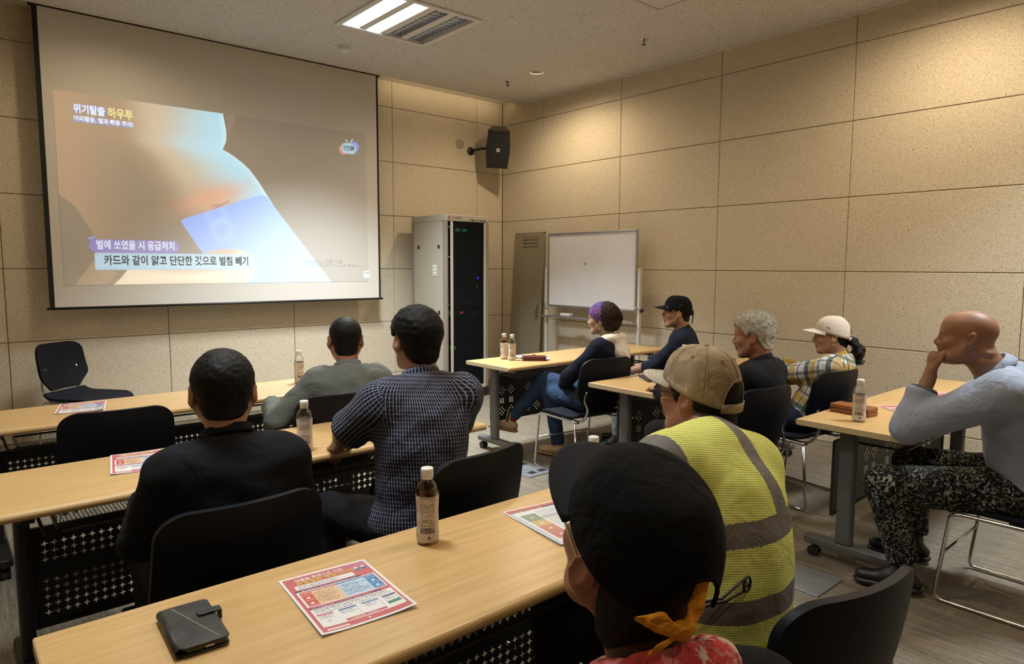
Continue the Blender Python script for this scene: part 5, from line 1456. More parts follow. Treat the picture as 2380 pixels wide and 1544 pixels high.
# --- woman in the headscarf, legs crossed
def woman_scarf():
    p = Person('woman in a violet patterned headscarf and navy sweater sitting with crossed legs', (-2.07, -3.53), 14, (-2.005, -3.525, 1.088), 22, 2, slump=.05, shw=.150, bulk=.92, female=True, sc=.95)
    setarm(p, -1, (-2.27, -3.45, .69), (-2.06, -3.20, .57), (.55, .75, -.2), (-.3, .1, -1), (20, 25, 30, 30), .9); setarm(p, 1, (-1.84, -3.40, .69), (-1.96, -3.18, .58), (-.6, .6, 0), (0, 0, -1), sc=.9)
    setleg(p, -1, (-2.06, -3.06, .50), (-2.05, -3.13, .10), (-2.10, -2.95, .04)); setleg(p, 1, (-2.05, -2.98, .585), (-2.20, -2.74, .245), (-2.24, -2.60, .18))
    p.footdir = {-1: (p.Rw.T@unit_(V(-.25, 1, 0)), V(0, 0, -1)), 1: (p.Rw.T@unit_(V(-.42, .80, .10)), p.Rw.T@unit_(V(-.1, .12, -1)))}
    p.body(FAIR, .005, hands=(-1, 1), arm_h=.0045); p.face(H_brown)
    k = p.sc
    hair_tufts(p, 420, 31, H_brown, (0, -.072, .004), (.094, .076, .090), .022, -.2, .0016, 5.0)
    p.hair(H_brown, .020, line=((-.2, -.085), (-.045, -.075), (-.028, -.03), (-.012, .09), (.0, .16), (.10, .3)), extra=(Ell(V(0, -.072, .000)*k, V(.098, .078, .090)*k, None, .03), Ell(V(0, -.04, .06)*k, V(.088, .08, .07)*k, None, .03)), amp=.0055, wl=.026, h=.0048, ear=False, seed=9, rel=1)
    # scarf band over the front of the head
    ys, zs = [-.06, -.04, -.01, .02, .05, .11], [-.02, -.03, -.03, -.018, .022, .040]
    pr = [Ell(V(0, -.004, .038)*k, V(.092, .112, .102)*k, None, .02), Fn(lambda X, Y, Z: np.interp(Y, [v*k for v in ys], [v*k for v in zs]).astype(np.float32)-Z+0*X, .008), Fn(lambda X, Y, Z: (-.030*k-.25*(Z-.02)-Y-.12*X*0), .006)]
    P, q = make(pr, .0045*k, 1, .002, .02, 3); p.addh('headscarf', P, q, C_purple)
    s = p.shirt(C_navyknit, .016, h=.0085, amp=.005, wl=.09, hem=.44, seed=6, name='sweater')
    # cream hood lying on the shoulders
    ax = unit_(p.hc-p.nb); nb = p.nb
    pr = [Ell(nb+V(0, -.008, .006), V(.150, .125, .052), rotm(0, -24, 0), .03), Ell(nb+V(0, -.110, -.066), V(.100, .045, .095), rotm(0, -14, 0), .04), Cone(nb-V(0, 0, .1), nb+ax*.2, .064, .060, .012, 's'), Ell(nb+V(0, -.06, .035), V(.070, .045, .030), rotm(0, -25, 0), .02, 's')]
    P, q = make(pr, .007, 1, .004, .05, 4); p.add('hood', P, q, C_cream)
    pr = [Ell(p.hip+V(0, 0, -.012), V(.160, .118, .10), None, .05, lab=5)]
    a = p.leg[-1]; pr += [Cone(a[0], a[1], .088, .070, .045), Cone(a[1], a[2], .066, .050, .03, cut=True)]
    a = p.leg[1]; pr += [Cone(a[0], a[1], .088, .070, .03), Cone(a[1], a[1]+(a[2]-a[1])*.92, .066, .046, .03, cut=True)]
    P, q = make(pr, .009, 1, .004, .07, 5); o = p.add('jeans', P, q, C_jeans)
    for kk in (-1, 1):
        hp, kn, an, to = p.leg[kk]; f, dn = p.footdir[kk]
        P, q = make([Cone(an-dn*.05, an+dn*.03, .041, .044, .02, n=f, fl=.9), Cone(an+dn*.045-f*.03, an+dn*.058+f*.135, .040, .036, .03, n=dn, fl=.85), Half(an+dn*.085, dn, .004)], .006, 1)
        o = p.add('boot', P, q, M_suede)
        P, q = make([Cone(an+dn*.082-f*.035, an+dn*.085+f*.145, .043, .041, .01, n=dn, fl=.36)], .006, 1); p.add('sole', P, q, M_sole, o)
        P, q = make([Cone(an-dn*.055+f*.004, an+dn*.012+f*.008, .0425, .0450, .01, n=f, fl=.55)], .006, 1); p.add('elastic_gusset', P, q, M_elastic, o)
        u_ = unit_(kn-an); P, q = make([Cone(an+u_*.015, an+u_*.060, .042, .041, .01)], .006, 1); p.add('sock', P, q, M_sock, o)
    e = MB(); e.lathe([(.001, -.008), (.0065, -.004), (.0075, 0), (.0065, .004), (.001, .008)], 12, V(-.073, -.012, -.060)*k); e.lathe([(.001, -.005), (.005, 0), (.001, .005)], 10, V(-.073, -.012, -.043)*k); p.hmb('earring', e, M_gold, smooth=True)
woman_scarf()

# --- man in the black cap by the right wall
def man_blackcap():
    p = Person('man in a black cap and navy shirt sitting by the right wall with clasped hands', (-1.23, -3.62), 30, (-1.215, -3.60, 1.105), 38, 4, slump=.05, shw=.165)
    setarm(p, -1, (-1.42, -3.56, .70), (-1.45, -3.33, .635), (.1, .8, -.2), (.9, 0, -.3), (45, 50, 50, 50)); setarm(p, 1, (-1.14, -3.42, .72), (-1.36, -3.29, .63), (-.8, .3, -.2), (-.2, -.4, -.8), (50, 55, 55, 55))
    p.body(TAN, .005, hands=(-1, 1), arm_h=.005); p.face(H_dark)
    p.hair(H_dark, .006, line=((-.13, -.07), (-.06, -.06), (-.03, .0), (.02, .02), (.05, .05), (.10, .09)), amp=.001, wl=.02, h=.005)
    rim = lambda t: .022+.030*math.cos(t); M_ = C_capblk
    v, f = cap_dome(.088, .110, .140, rim, .62, 60, 14); c = p.hmb('cap', MB().add(v, f), M_, smooth=True, solid=.003)
    v, f = cap_bill(.088, .110, rim, .078, .078, .018, .018); p.hmb('bill', MB().add(v, f), M_, c, smooth=True, solid=.004)
    b = MB(); b.box(-.006, .006, -.128, -.122, -.055, .03); b.box(.012, .024, -.130, -.124, -.075, .03); p.hmb('strap', b, M_, c)
    for yy in (.02, .035): p.hmb('eyelet', MB().lathe([(.0015, 0), (.0035, 0)], 10, cap=False).xform(Matrix.Translation((-.0885, yy-.05, .075)) @ Matrix.Rotation(math.radians(90), 4, 'Y')), M_steel, c)
    s = p.shirt(C_navyst, .018, h=.009, amp=.006, wl=.10, hem=.45, cuff=.42, seed=11); p.collar(C_navyst, s, .062, .034, .010)
    p.trousers(fabric('grey_trousers', (.22, .22, .23, 1), .9, .4, 10)); p.shoes(M_shoe, M_shoe)
man_blackcap()

# --- white-haired man
def man_white():
    p = Person('white-haired man in a black shirt at the middle right table', (-2.31, -4.81), 6, (-2.215, -4.83, 1.082), 16, -2, slump=.05, shw=.168, bulk=1.02)
    setarm(p, -1, (-2.53, -4.60, .72), (-2.42, -4.36, .74), (.4, .9, 0), (0, 0, -1)); setarm(p, 1, (-2.02, -4.58, .72), (-2.10, -4.35, .74), (-.4, .9, 0), (0, 0, -1))
    p.body(RED, .0045, hands=(-1, 1)); p.face(H_white)
    p.hair(H_white, .016, line=((-.13, -.075), (-.07, -.065), (-.035, .0), (.015, .006), (.045, .045), (.10, .075)), extra=(Ell(V(0, .012, .088), V(.072, .085, .050), None, .03),), amp=.0030, wl=.03, h=.0042, seed=12)
    hair_tufts(p, 1100, 21)
    s = p.shirt(C_black2, .018, h=.009, amp=.006, wl=.1, hem=.44, seed=13); p.collar(C_black2, s, .064, .040, .008)
    p.trousers(C_dark); p.shoes(M_shoe, M_shoe)
man_white()

# --- woman in the plaid shirt and pale cap
def woman_plaid():
    p = Person('woman in an off-white cap and yellow plaid shirt leaning back in her chair', (-1.45, -4.80), 10, (-1.375, -4.885, 1.035), 26, 0, slump=.03, shw=.152, bulk=.95, female=True, sc=.95)
    setarm(p, -1, (-1.475, -4.615, .765), (-1.27, -4.655, .755), (1, -.1, .0), (0, -1, 0), sc=.85); setarm(p, 1, (-1.20, -4.68, .75), (-1.42, -4.60, .815), (-1, .1, .1), (0, -1, -.3), sc=.85)
    p.body((.40, .235, .155), .0045, hands=(-1, 1)); p.face(H_black); k = p.sc
    p.hair(H_black, .007, line=((-.13, -.085), (-.05, -.07), (-.03, -.01), (.0, .0), (.03, .03), (.10, .07)), amp=.0015, wl=.02, h=.0046, ear=True)
    # curly pony tail
    rg = np.random.default_rng(5); pr = [Ell(V(0, -.115, -.020)*k, V(.030, .030, .028)*k, None, .02)]
    for i in range(26):
        t = i/25; c = V(rg.normal()*.018*(1+t), -.125-.045*math.sin(t*2.6)+rg.normal()*.010, -.02-.125*t+rg.normal()*.008)*k; pr.append(Ell(c, V(1, 1, 1)*(.018+.008*math.sin(t*3))*k, None, .012))
    P, q = make(pr, .0045, 1, .003, .018, 7); p.addh('ponytail', P, q, H_black)
    b = MB()
    for i in range(70):
        t = rg.uniform(); c = V(rg.normal()*.020, -.135-.045*math.sin(t*2.6), -.02-.14*t)*k; a = rg.uniform(0, 6.3); R_ = rg.uniform(.008, .016)
        b.tube([tuple(c+V(R_*math.cos(a+s*.9)+rg.normal()*.001, -.012*s/5+R_*math.sin(a+s*.9), -.006*s)) for s in range(7)], .0013, 4)
    o = p.hmb('hair_locks', b, H_black, smooth=True); o['kind'] = 'stuff'
    rim = lambda t: (.016+.032*math.cos(t))*k
    v, f = cap_dome(.088*k, .112*k, .138*k, rim, .80, 66, 14, opening=.55); c = p.hmb('cap', MB().add(v, f), C_capwht, smooth=True, solid=.003)
    v, f = cap_bill(.088*k, .112*k, rim, .080*k, .082*k, .010, .018); p.hmb('bill', MB().add(v, f), C_capwht, c, smooth=True, solid=.004)
    b = MB(); b.box(-.0895, -.0875, .018, .030, .062, .066); b.box(-.0897, -.0875, .012, .024, .056, .060); p.hmb('emblem', b, mat('navy_emblem', (.01, .012, .03, 1), .6), c)
    b = MB(); n = 12; pts = [(math.sin(math.pi+(i/(n-1)-.5)*1.2)*.088*k, (-.012+.111*math.cos(math.pi+(i/(n-1)-.5)*1.2))*k) for i in range(n)]
    b.add([(x, y, z) for z in (-.018*k, .002*k) for x, y in pts], [(i, i+1, n+i+1, n+i) for i in range(n-1)]); p.hmb('strap', b, C_capwht, c, smooth=True, solid=.003)
    b = MB(); b.lathe([(.001, -.006), (.005, 0), (.001, .006)], 10, V(-.072, -.010, -.048)*k); p.hmb('earring', b, M_pearl, smooth=True)
    s = p.shirt(C_plaid, .026, h=.0085, amp=.008, wl=.10, hem=.40, seed=15); p.collar(C_plaid, s, .058, .034, .010)
    p.trousers(C_jeansd); p.shoes(M_shoe, M_shoe)
woman_plaid()

# --- bald man, chin on hand
def man_bald():
    p = Person('bald man in a pale blue striped shirt resting his chin on his hand', (-2.10, -6.10), 10, (-2.315, -5.875, 1.168), 14, 4, slump=.085, shw=.185, bulk=1.13, belly=.03, nb=(-2.255, -5.985, 1.015))
    setarm(p, -1, (-2.455, -5.715, .775), (-2.372, -5.762, 1.000), (.10, -.02, .8), (.5, -.55, .15), (55, 60, 60, 60), 1.0, 20, 3); setarm(p, 1, (-1.92, -5.75, .80), (-2.10, -5.62, .75), (-.8, .3, 0), (0, 0, -1))
    setleg(p, -1, (-2.44, -5.63, .49), (-2.40, -5.72, .10), (-2.46, -5.52, .04)); setleg(p, 1, (-2.02, -5.60, .50), (-2.0, -5.62, .10))
    p.body(BROWN, .004, jowl=1.0, nr=1.18, fold=True, hands=(-1, 1), arm_h=.0045); p.face(None)
    s = p.shirt(C_blue, .022, h=.0085, amp=.007, wl=.12, hem=.40, seed=17, cuff=.70, shp=dict(ra=.060, rb=.052, rc=.044)); p.collar(C_blue, s, .070, .036, .012)
    P, q = make([Cone(p.arm[-1][0]+(p.arm[-1][1]-p.arm[-1][0])*.52, p.arm[-1][0]+(p.arm[-1][1]-p.arm[-1][0])*.74, .049, .050, .01, cut=True, cuta=True)], .006, 1, .002, .03, 2, off=.006); p.add('cuff', P, q, fabric('grey_cuff_cloth', (.10, .11, .14, 1), .9, .3, 20), s)
    p.trousers(C_floral, .016, .010, 1.12, .88, .006); p.shoes(M_shoe, M_shoe)
man_bald()

# --- man in the safety vest with the khaki cap
aty_pt = V(-4.42, -6.06, .785)
def man_vest():
    p = Person('man in a fluorescent yellow mesh safety vest and khaki cap in the foreground', (-4.300, -5.945), -4, (-4.095, -5.735, 1.118), 2, 4, slump=.07, shw=.178, bulk=1.06, nb=(-4.190, -5.825, 1.010), shdz=(.030, -.03))
    setarm(p, -1, (-4.47, -5.86, .72), (-4.33, -5.72, .62), (.5, .8, 0), (0, 0, -1)); setarm(p, 1, (-3.86, -5.80, .74), (-3.99, -5.60, .66), (-.5, .8, 0), (0, 0, -1))
    p.body(RED, .0038, jowl=.4, hands=(-1, 1), stub=(.02, .015, .012)); p.face(H_dark)
    p.hair(H_dark, .007, line=((-.14, -.105), (-.08, -.100), (-.045, -.07), (-.028, -.02), (.004, -.012), (.026, -.018), (.040, .02), (.10, .05)), extra=(Ell(V(0, -.046, -.062), V(.066, .064, .075), None, .03), Ell(V(0, -.012, .02), V(.082, .095, .08), None, .02)), amp=.0016, wl=.012, h=.0036)
    rim = lambda t: .016+.030*math.cos(t)
    v, f = cap_dome(.089, .112, .140, rim, .66, 90, 22, opening=.60, puff=.006); c = p.hmb('cap', MB().add(v, f), C_captan, smooth=True, solid=.003)
    v, f = cap_bill(.088, .113, rim, .072, .080, .006, .014, 30, 10); bl = p.hmb('bill', MB().add(v, f), C_captanl, c, smooth=True, solid=.004)
    st = mat('khaki_stitching', (.22, .15, .08, 1), .9)
    for kk in range(1, 5):   # rows of stitching on the bill
        b = MB(); pts = []
        for i in range(25):
            u = (i/24*2-1)*.94; th = math.radians(u*62); vv = kk/5.2; B = (.088*math.sin(th), -.012+.113*math.cos(th), rim(th)+.002)
            T = (.080*math.sin(u*math.pi/2), -.012+.113*.45+(.072+.113*.55)*math.cos(u*math.pi/2)**.9, rim(0)-.006-.014*u*u*1.2)
            pts.append((B[0]*(1-vv)+T[0]*vv, B[1]*(1-vv)+T[1]*vv, B[2]*(1-vv)+T[2]*vv-.014*u*u*vv*(1-vv)+.0024))
        b.tube(pts, .0005, 4); p.hmb('stitching', b, st, bl)
    def dome(th, s, o=1.0):
        C = max(math.cos(s*math.pi/2), 0)**.66; S = math.sin(s*math.pi/2); return (.089*math.sin(th)*C*o, -.012+.112*math.cos(th)*C*o, rim(th)*(1-S)+.140*S+(o-1)*.1)
    for i in range(6):
        th = 2*math.pi*i/6
        for dt in (-.055, .055):
            s0 = .36 if i == 3 else .0
            b = MB(); b.tube([dome(th+dt*(1-(s0+(1-s0)*j/14)*.6), s0+(.97-s0)*j/14, 1.012) for j in range(15)], .0006, 4); p.hmb('stitching', b, st, c)
        ea = 2*math.pi*(i+.5)/6; q0 = V(*dome(ea, .60, 1.015)); nn = unit_(q0-V(0, -.012, .04)); tt = unit_(np.cross(nn, V(0, 0, 1))); bb = np.cross(nn, tt)
        b = MB(); b.tube([tuple(q0+(tt*math.cos(a)+bb*math.sin(a))*.0042) for a in (2*math.pi*j/12 for j in range(12))], .0014, 5, closed=True); p.hmb('eyelet', b, st, c, smooth=True)
    b = MB(); b.lathe([(.001, .007), (.007, .005), (.009, 0)], 14, (0, -.012, .1395)); p.hmb('button', b, C_captan, c, smooth=True)
    b = MB(); n = 14; hw = .64
    ring = lambda z, o: [(math.sin(math.pi+(i/(n-1)-.5)*2*hw)*.0885*o, (-.012+.1135*o*math.cos(math.pi+(i/(n-1)-.5)*2*hw)), z) for i in range(n)]
    b.add(ring(-.018, 1.0)+ring(.006, 1.012), [(i, i+1, n+i+1, n+i) for i in range(n-1)]); p.hmb('strap', b, C_captan, c, smooth=True, solid=.004)
    b = MB(); b.box(-.088, -.080, -.08, -.055, .010, .044); 
    # arched edge of the opening
    b = MB(); b.tube([dome(math.pi+.60*math.cos(a), .34*math.sin(a)*1.0+.01, 1.012) for a in (math.pi*j/16 for j in range(17))], .0022, 6); p.hmb('opening_binding', b, C_captan, c, smooth=True)
    # lettering round the left side of the cap
    tm = text_mesh('THE BEST', .0165, .0004, 'CENTER'); vs = np.array([v_.co[:] for v_ in tm.vertices]); 
    out = []
    for x, y, _ in vs:
        th = -1.32-x/.098; s_ = .070+y/.20; out.append(dome(th, s_, 1.022))
    for v_, q in zip(tm.vertices, p.H(np.array(out))): v_.co = q
    tm.materials.clear(); tm.materials.append(mat('cream_embroidery', (.62, .50, .34, 1), .8)); link('cap_lettering', tm, c)
    p.glasses()
    u = p.shirt(C_undershirt, .012, h=.0085, amp=.004, wl=.1, hem=.60, seed=19)
    p.trousers(C_dark); p.shoes(M_shoe, M_shoe)
    # vest: inflated torso without sleeves
    pr = p.torso(.030)
    for kk in (-1, 1): pr += [Cone(p.sh[kk], p.sh[kk]+(p.arm[kk][0]-p.sh[kk])*.30, .078, .074, .03, lab=0, cut=True)]
    ax = unit_(p.hc-p.nb); pr.append(Cone(p.nb-ax*.10, p.nb+ax*.2+V(0, .05, 0), .064, .085, .01, 's')); BZ = (.690, .745, .845, .898); HEM = .625; pr.append(Half(V(0, 0, HEM), V(0, 0, -1), .006))
    P, q = make(pr, .0065, 1, .006, .13, 23, (1, 1, 1.4))
    C = P[q].mean(1); d = C-p.hip; along = d@unit_(p.nb-p.hip); zz = C[:, 2]; lat = d@p.twx; frn = d@np.cross(unit_(p.nb-p.hip), p.twx)
    band = ((zz > BZ[0]) & (zz < BZ[1])) | ((zz > BZ[2]) & (zz < BZ[3]))
    shl = ((np.abs(np.abs(lat)-.125) < .026)) & (zz > BZ[3]); shL, shR = shl & (lat < 0), shl & (lat > 0)
    edge = (zz < HEM+.017)
    rest = ~(band | shl | edge)
    def piece(name, mask, m, parent=None, off=0.0):
        A, k = sub_mesh(P+vnormals(P, q)*off, q, mask); o = p.add(name, A, k, m, parent); me = o.data; add_uv(me, A, k, pr, p.frames()); return o
    vo = piece('safety_vest', rest, C_vest); piece('reflective_band', band, C_refl, vo); piece('shoulder_tape', shL & ~band, C_refl, vo); piece('shoulder_tape', shR & ~band, C_refl, vo); piece('hem_binding', edge, C_vestedge, vo)
    # elastic cord loop at the back
    cw = p.L(aty_pt)
    near = (np.abs(P[:, 0]-cw[0]) < .06) & (np.abs(P[:, 2]-cw[2]) < .04); y0 = (P[near, 1].min() if near.any() else -.17)-.004; b = MB(); CX, CZ = cw[0]-.075, cw[2]-.770
    b.tube([(CX+x, y0+dy, CZ+z) for x, dy, z in ((-.02, .02, .765), (.03, -.004, .768), (.08, -.004, .782), (.112, -.003, .788), (.122, -.003, .772), (.10, -.004, .762), (.05, -.004, .758), (-.02, .02, .752))], .0032, 6)
    b.tube([(CX+.115+.012*math.cos(a), y0-.006, CZ+.776+.017*math.sin(a)) for a in (2*math.pi*j/14 for j in range(14))], .003, 6, closed=True); b.build('drawcord', M_dark, vo, smooth=True)
man_vest()

# --- nearest man: black cap, orange knot, pink scarf
def man_knot():
    p = Person('nearest man in a black cap with an orange knot and a pink scarf', (-4.975, -6.46), -10, (-4.965, -6.215, 1.078), -16, 24, slump=.05, shw=.170, bulk=1.0, nb=(-4.985, -6.285, .895))
    setarm(p, -1, (-5.23, -6.33, .62), (-5.08, -6.10, .585), (.4, .9, 0), (0, 0, -1)); setarm(p, 1, (-4.70, -6.30, .62), (-4.86, -6.08, .585), (-.4, .9, 0), (0, 0, -1))
    p.body(RED, .003, jowl=.4, hands=(-1, 1), stub=(.018, .014, .012)); p.face(H_dark)
    p.hair(H_dark, .0045, line=((-.14, -.120), (-.08, -.114), (-.05, -.075), (-.030, -.02), (.0, -.01), (.02, .02), (.10, .07)), extra=(Ell(V(0, -.046, -.062), V(.064, .062, .075), None, .03),), amp=.0012, wl=.01, h=.003)
    rim = lambda t: .034+.022*math.cos(t)
    v, f = cap_dome(.094, .120, .148, rim, .58, 96, 26, seams=4, opening=.50, puff=.008, seed=1); c = p.hmb('cap', MB().add(v, f), C_capblk, smooth=True, solid=.003)
    v, f = cap_bill(.094, .120, rim, .072, .094, .006, .010, 36, 12, 66); p.hmb('bill', MB().add(v, f), C_capbill, c, smooth=True, solid=.005)
    b = MB(); b.tube([dome_pt(.095, .121, rim, .148, .58, math.pi+.52*math.cos(a), .34*math.sin(a)) for a in (math.pi*j/14 for j in range(15))], .003, 6); p.hmb('opening_binding', b, C_capblk, c, smooth=True)
    # orange cloth: band from both sides meeting in a knot, with a loop and a tail
    kn = V(.012, -.142, -.012); KS = .78; KO = V(-.026, -.132, .026)
    fn = V(0, 1, .15)
    pr = [Ell(kn, V(.020, .015, .016), rotm(0, 0, 25), .006), Ell(kn+V(.004, -.006, .010), V(.014, .010, .012), rotm(0, 0, -30), .004),
          Cone(V(-.072, -.122, .020), V(-.040, -.134, .018), .002, .017, .004, n=fn, fl=.38), Cone(V(-.040, -.134, .018), kn+V(-.010, 0, .002), .017, .008, .005, n=fn, fl=.42),
          Cone(V(-.070, -.122, .014), V(-.034, -.139, .004), .002, .009, .003, n=fn, fl=.5), Cone(V(-.034, -.139, .004), kn+V(-.008, -.004, -.004), .009, .008, .003, n=fn, fl=.5),
          Cone(kn+V(.012, .0, .002), V(.040, -.128, .012), .009, .013, .005, n=V(.4, 1, 0), fl=.45), Cone(V(.040, -.128, .012), V(.052, -.112, .050), .013, .010, .005, n=V(.6, 1, 0), fl=.42),
          Cone(kn+V(-.006, -.002, -.008), V(-.024, -.146, -.032), .007, .0105, .003, n=fn, fl=.34), Cone(V(-.024, -.146, -.032), V(-.050, -.142, -.062), .0105, .0015, .003, n=fn, fl=.34),
          Ell(V(-.040, -.142, .020), V(.020, .006, .004), rotm(0, 0, 12), .004, 's')]
    P, q = make(pr, .0022, 1, .0012, .012, 3); P = (P-V(0, -.134, 0))*KS+KO; p.addh('orange_knot', P, q, C_orange, c)
    b = MB(); b.tube([(-.079, .055, .020), (-.081, .03, .012), (-.0815, .008, .004), (-.081, -.004, -.002)], .0022, 6); p.hmb('spectacle_temple', b, mat('ivory_plastic', (.62, .52, .36, 1), .4), smooth=True)
    s = p.shirt(C_black2, .016, h=.008, amp=.006, wl=.1, hem=.44, seed=29)
    # scarf: thick rolled ring about the neck
    ax = unit_(p.hc-p.nb); x = unit_(p.twx-ax*np.dot(p.twx, ax)); y = np.cross(ax, x); pr = []
    for j in range(22):
        t0, t1 = 2*math.pi*j/22, 2*math.pi*(j+1)/22
        pt = lambda t: p.nb+ax*(.030-.022*math.cos(t)+.006*math.sin(3*t))+(x*math.sin(t)*.088+y*math.cos(t)*.086)
        pr.append(Cone(pt(t0), pt(t1), .026, .026, .012))
        pt2 = lambda t: p.nb+ax*(.062-.012*math.cos(t)+.004*math.sin(2*t))+(x*math.sin(t)*.078+y*math.cos(t)*.078)
        pr.append(Cone(pt2(t0), pt2(t1), .011, .011, .008))
    P, q = make(pr, .0048, 1, .004, .035, 5); p.add('neck_scarf', P, q, C_pink)
    p.trousers(C_dark); p.shoes(M_shoe, M_shoe)
def dome_pt(ax, ay, rim, az, power, th, s):
    C = max(math.cos(s*math.pi/2), 0)**power; S = math.sin(s*math.pi/2); return (ax*math.sin(th)*C, -.012+ay*math.cos(th)*C, rim(th)*(1-S)+az*S)
man_knot()

# ------------------------------------------------------------------ things on the tables
TZ = TH
def clear_mat(name, tint, refl=.12):
    m = mat(name, (1, 1, 1, 1), .05); t = NT(m); tr = t.n('ShaderNodeBsdfTransparent'); tr.inputs[0].default_value = tint; gl = t.n('ShaderNodeBsdfGlossy'); gl.inputs['Roughness'].default_value = .06
    lw = t.n('ShaderNodeLayerWeight'); lw.inputs[0].default_value = .35; mx = t.n('ShaderNodeMixShader'); t.l(t.math('ADD', t.math('MULTIPLY', lw.outputs['Facing'], .45), refl*.4), mx.inputs[0])
    t.l(tr.outputs[0], mx.inputs[1]); t.l(gl.outputs[0], mx.inputs[2]); t.l(mx.outputs[0], t.out.inputs[0]); return m
M_pet = clear_mat('clear_bottle_plastic', (.985, .985, .98, 1)); M_tea = clear_mat('brown_tea', (.80, .50, .22, 1), .04)
M_capw = mat('white_bottle_cap', (.74, .72, .67, 1), .4)
M_label = vcol_mat('printed_bottle_label', .45)
def label_colors(nu, nv):
    U, Vv = np.meshgrid((np.arange(nu)+.5)/nu, (np.arange(nv)+.5)/nv); C = np.zeros((nv, nu, 3))+V(.60, .53, .47)
    rg = np.random.default_rng(3)
    for a in (.30, .80):      # text blocks on two sides
        col = (U > a-.11) & (U < a+.11) & (Vv > .22) & (Vv < .93); row = (np.floor(Vv*46) % 2 == 0)
        ink = rg.random((nv, nu)) < .62; C[col & row & ink] = V(.16, .12, .09)
        blk = (np.abs(U-a) < .11) & (Vv > .20) & (Vv < .32); C[blk & (rg.random((nv, nu)) < .75)] = V(.10, .08, .06)
        tri = (np.abs(U-a-.02) < (.16-Vv)*.4) & (Vv > .07) & (Vv < .15); C[tri] = V(.12, .10, .08)
        C[(np.abs(U-a) < .11) & (Vv > .95)] = V(.34, .30, .27)
    for a in (.05, .55):      # big brush letters down the front
        for k in range(4):
            zc = .80-k*.17; d = np.hypot((U-a)*3.2, Vv-zc)
            C[(np.abs(d-.055) < .016) | ((np.abs(U-a-.02) < .008) & (np.abs(Vv-zc) < .07))] = V(.05, .04, .03)
        C[(np.hypot((U-a-.05)*4, (Vv-.18)*1.2) < .10)] = V(.45, .40, .06); C[(np.hypot((U-a-.07)*5, (Vv-.12)*1.6) < .08)] = V(.10, .18, .05)
    return np.clip(C, 0, 1)
LAB_C = label_colors(96, 72)
BP = [(.0, .004), (.024, .0), (.030, .004), (.0305, .03), (.0285, .05), (.0295, .07), (.0285, .09), (.0300, .11), (.0310, .135), (.0300, .148), (.0250, .163), (.0165, .174), (.0140, .180), (.0140, .188)]
def bottle(x, y, fill, label, rz=0.0, z=TZ):
    r = empty('tea_bottle', (x, y, z), rz, label, 'bottle', 'plastic tea bottles on the tables')
    MB().lathe(BP, 36, cap=False).build('bottle_wall', M_pet, r, smooth=True)
    if fill > 0:
        zt = fill; pr = [(.001, .0045)]+[(max(.001, a-.0012), b+.001) for a, b in BP[1:] if b < zt-.002]
        ra = np.interp(zt, [b for _, b in BP[1:]], [a for a, _ in BP[1:]])-.0012; pr += [(ra, zt), (.001, zt)]
        MB().lathe(pr, 32, cap=False).build('tea', M_tea, r, smooth=True)
    def pos(u, v):
        zz = .010+v*.126; rr = np.interp(zz, [b for _, b in BP[1:]], [a for a, _ in BP[1:]])+.0006; return rr*np.cos(u*2*math.pi), rr*np.sin(u*2*math.pi), zz
    global LAB_M
    try: LAB_M
    except NameError: LAB_M = color_grid('bottle_label', 96, 72, pos, LAB_C, M_label); LAB_M.polygons.foreach_set('use_smooth', [True]*len(LAB_M.polygons))
    link('label_sleeve', LAB_M, r)
    MB().lathe([(.0145, .178), (.0160, .180), (.0160, .186), (.0168, .187), (.0172, .205), (.0160, .208), (.0110, .2085), (.001, .2075)], 30, cap=False).build('bottle_cap', M_capw, r, smooth=True)
    return r
bottle(-4.685, -5.290, .178, 'full brown tea bottle standing on the foreground table', 2.24)
bottle(-4.556, -4.205, .045, 'nearly empty tea bottle beside the man in the black shirt', 2.42)
bottle(-3.904, -2.640, .085, 'half-drunk tea bottle on the front left table before the screen', -.4)
bottle(-2.169, -2.620, .172, 'full tea bottle on the front right table, left of its pair', .9)
bottle(-2.165, -2.715, .0, 'empty tea bottle on the front right table, right of its pair', 2.1)
bottle(-2.263, -5.430, .0, 'empty clear tea bottle beside the brown wallet', 1.64)
bottle(-4.089, -5.350, .12, 'tea bottle mostly hidden behind the nearest black cap', 1.0)
bottle(-1.70, -4.02, .15, 'tea bottle mostly hidden behind the khaki cap', .5)

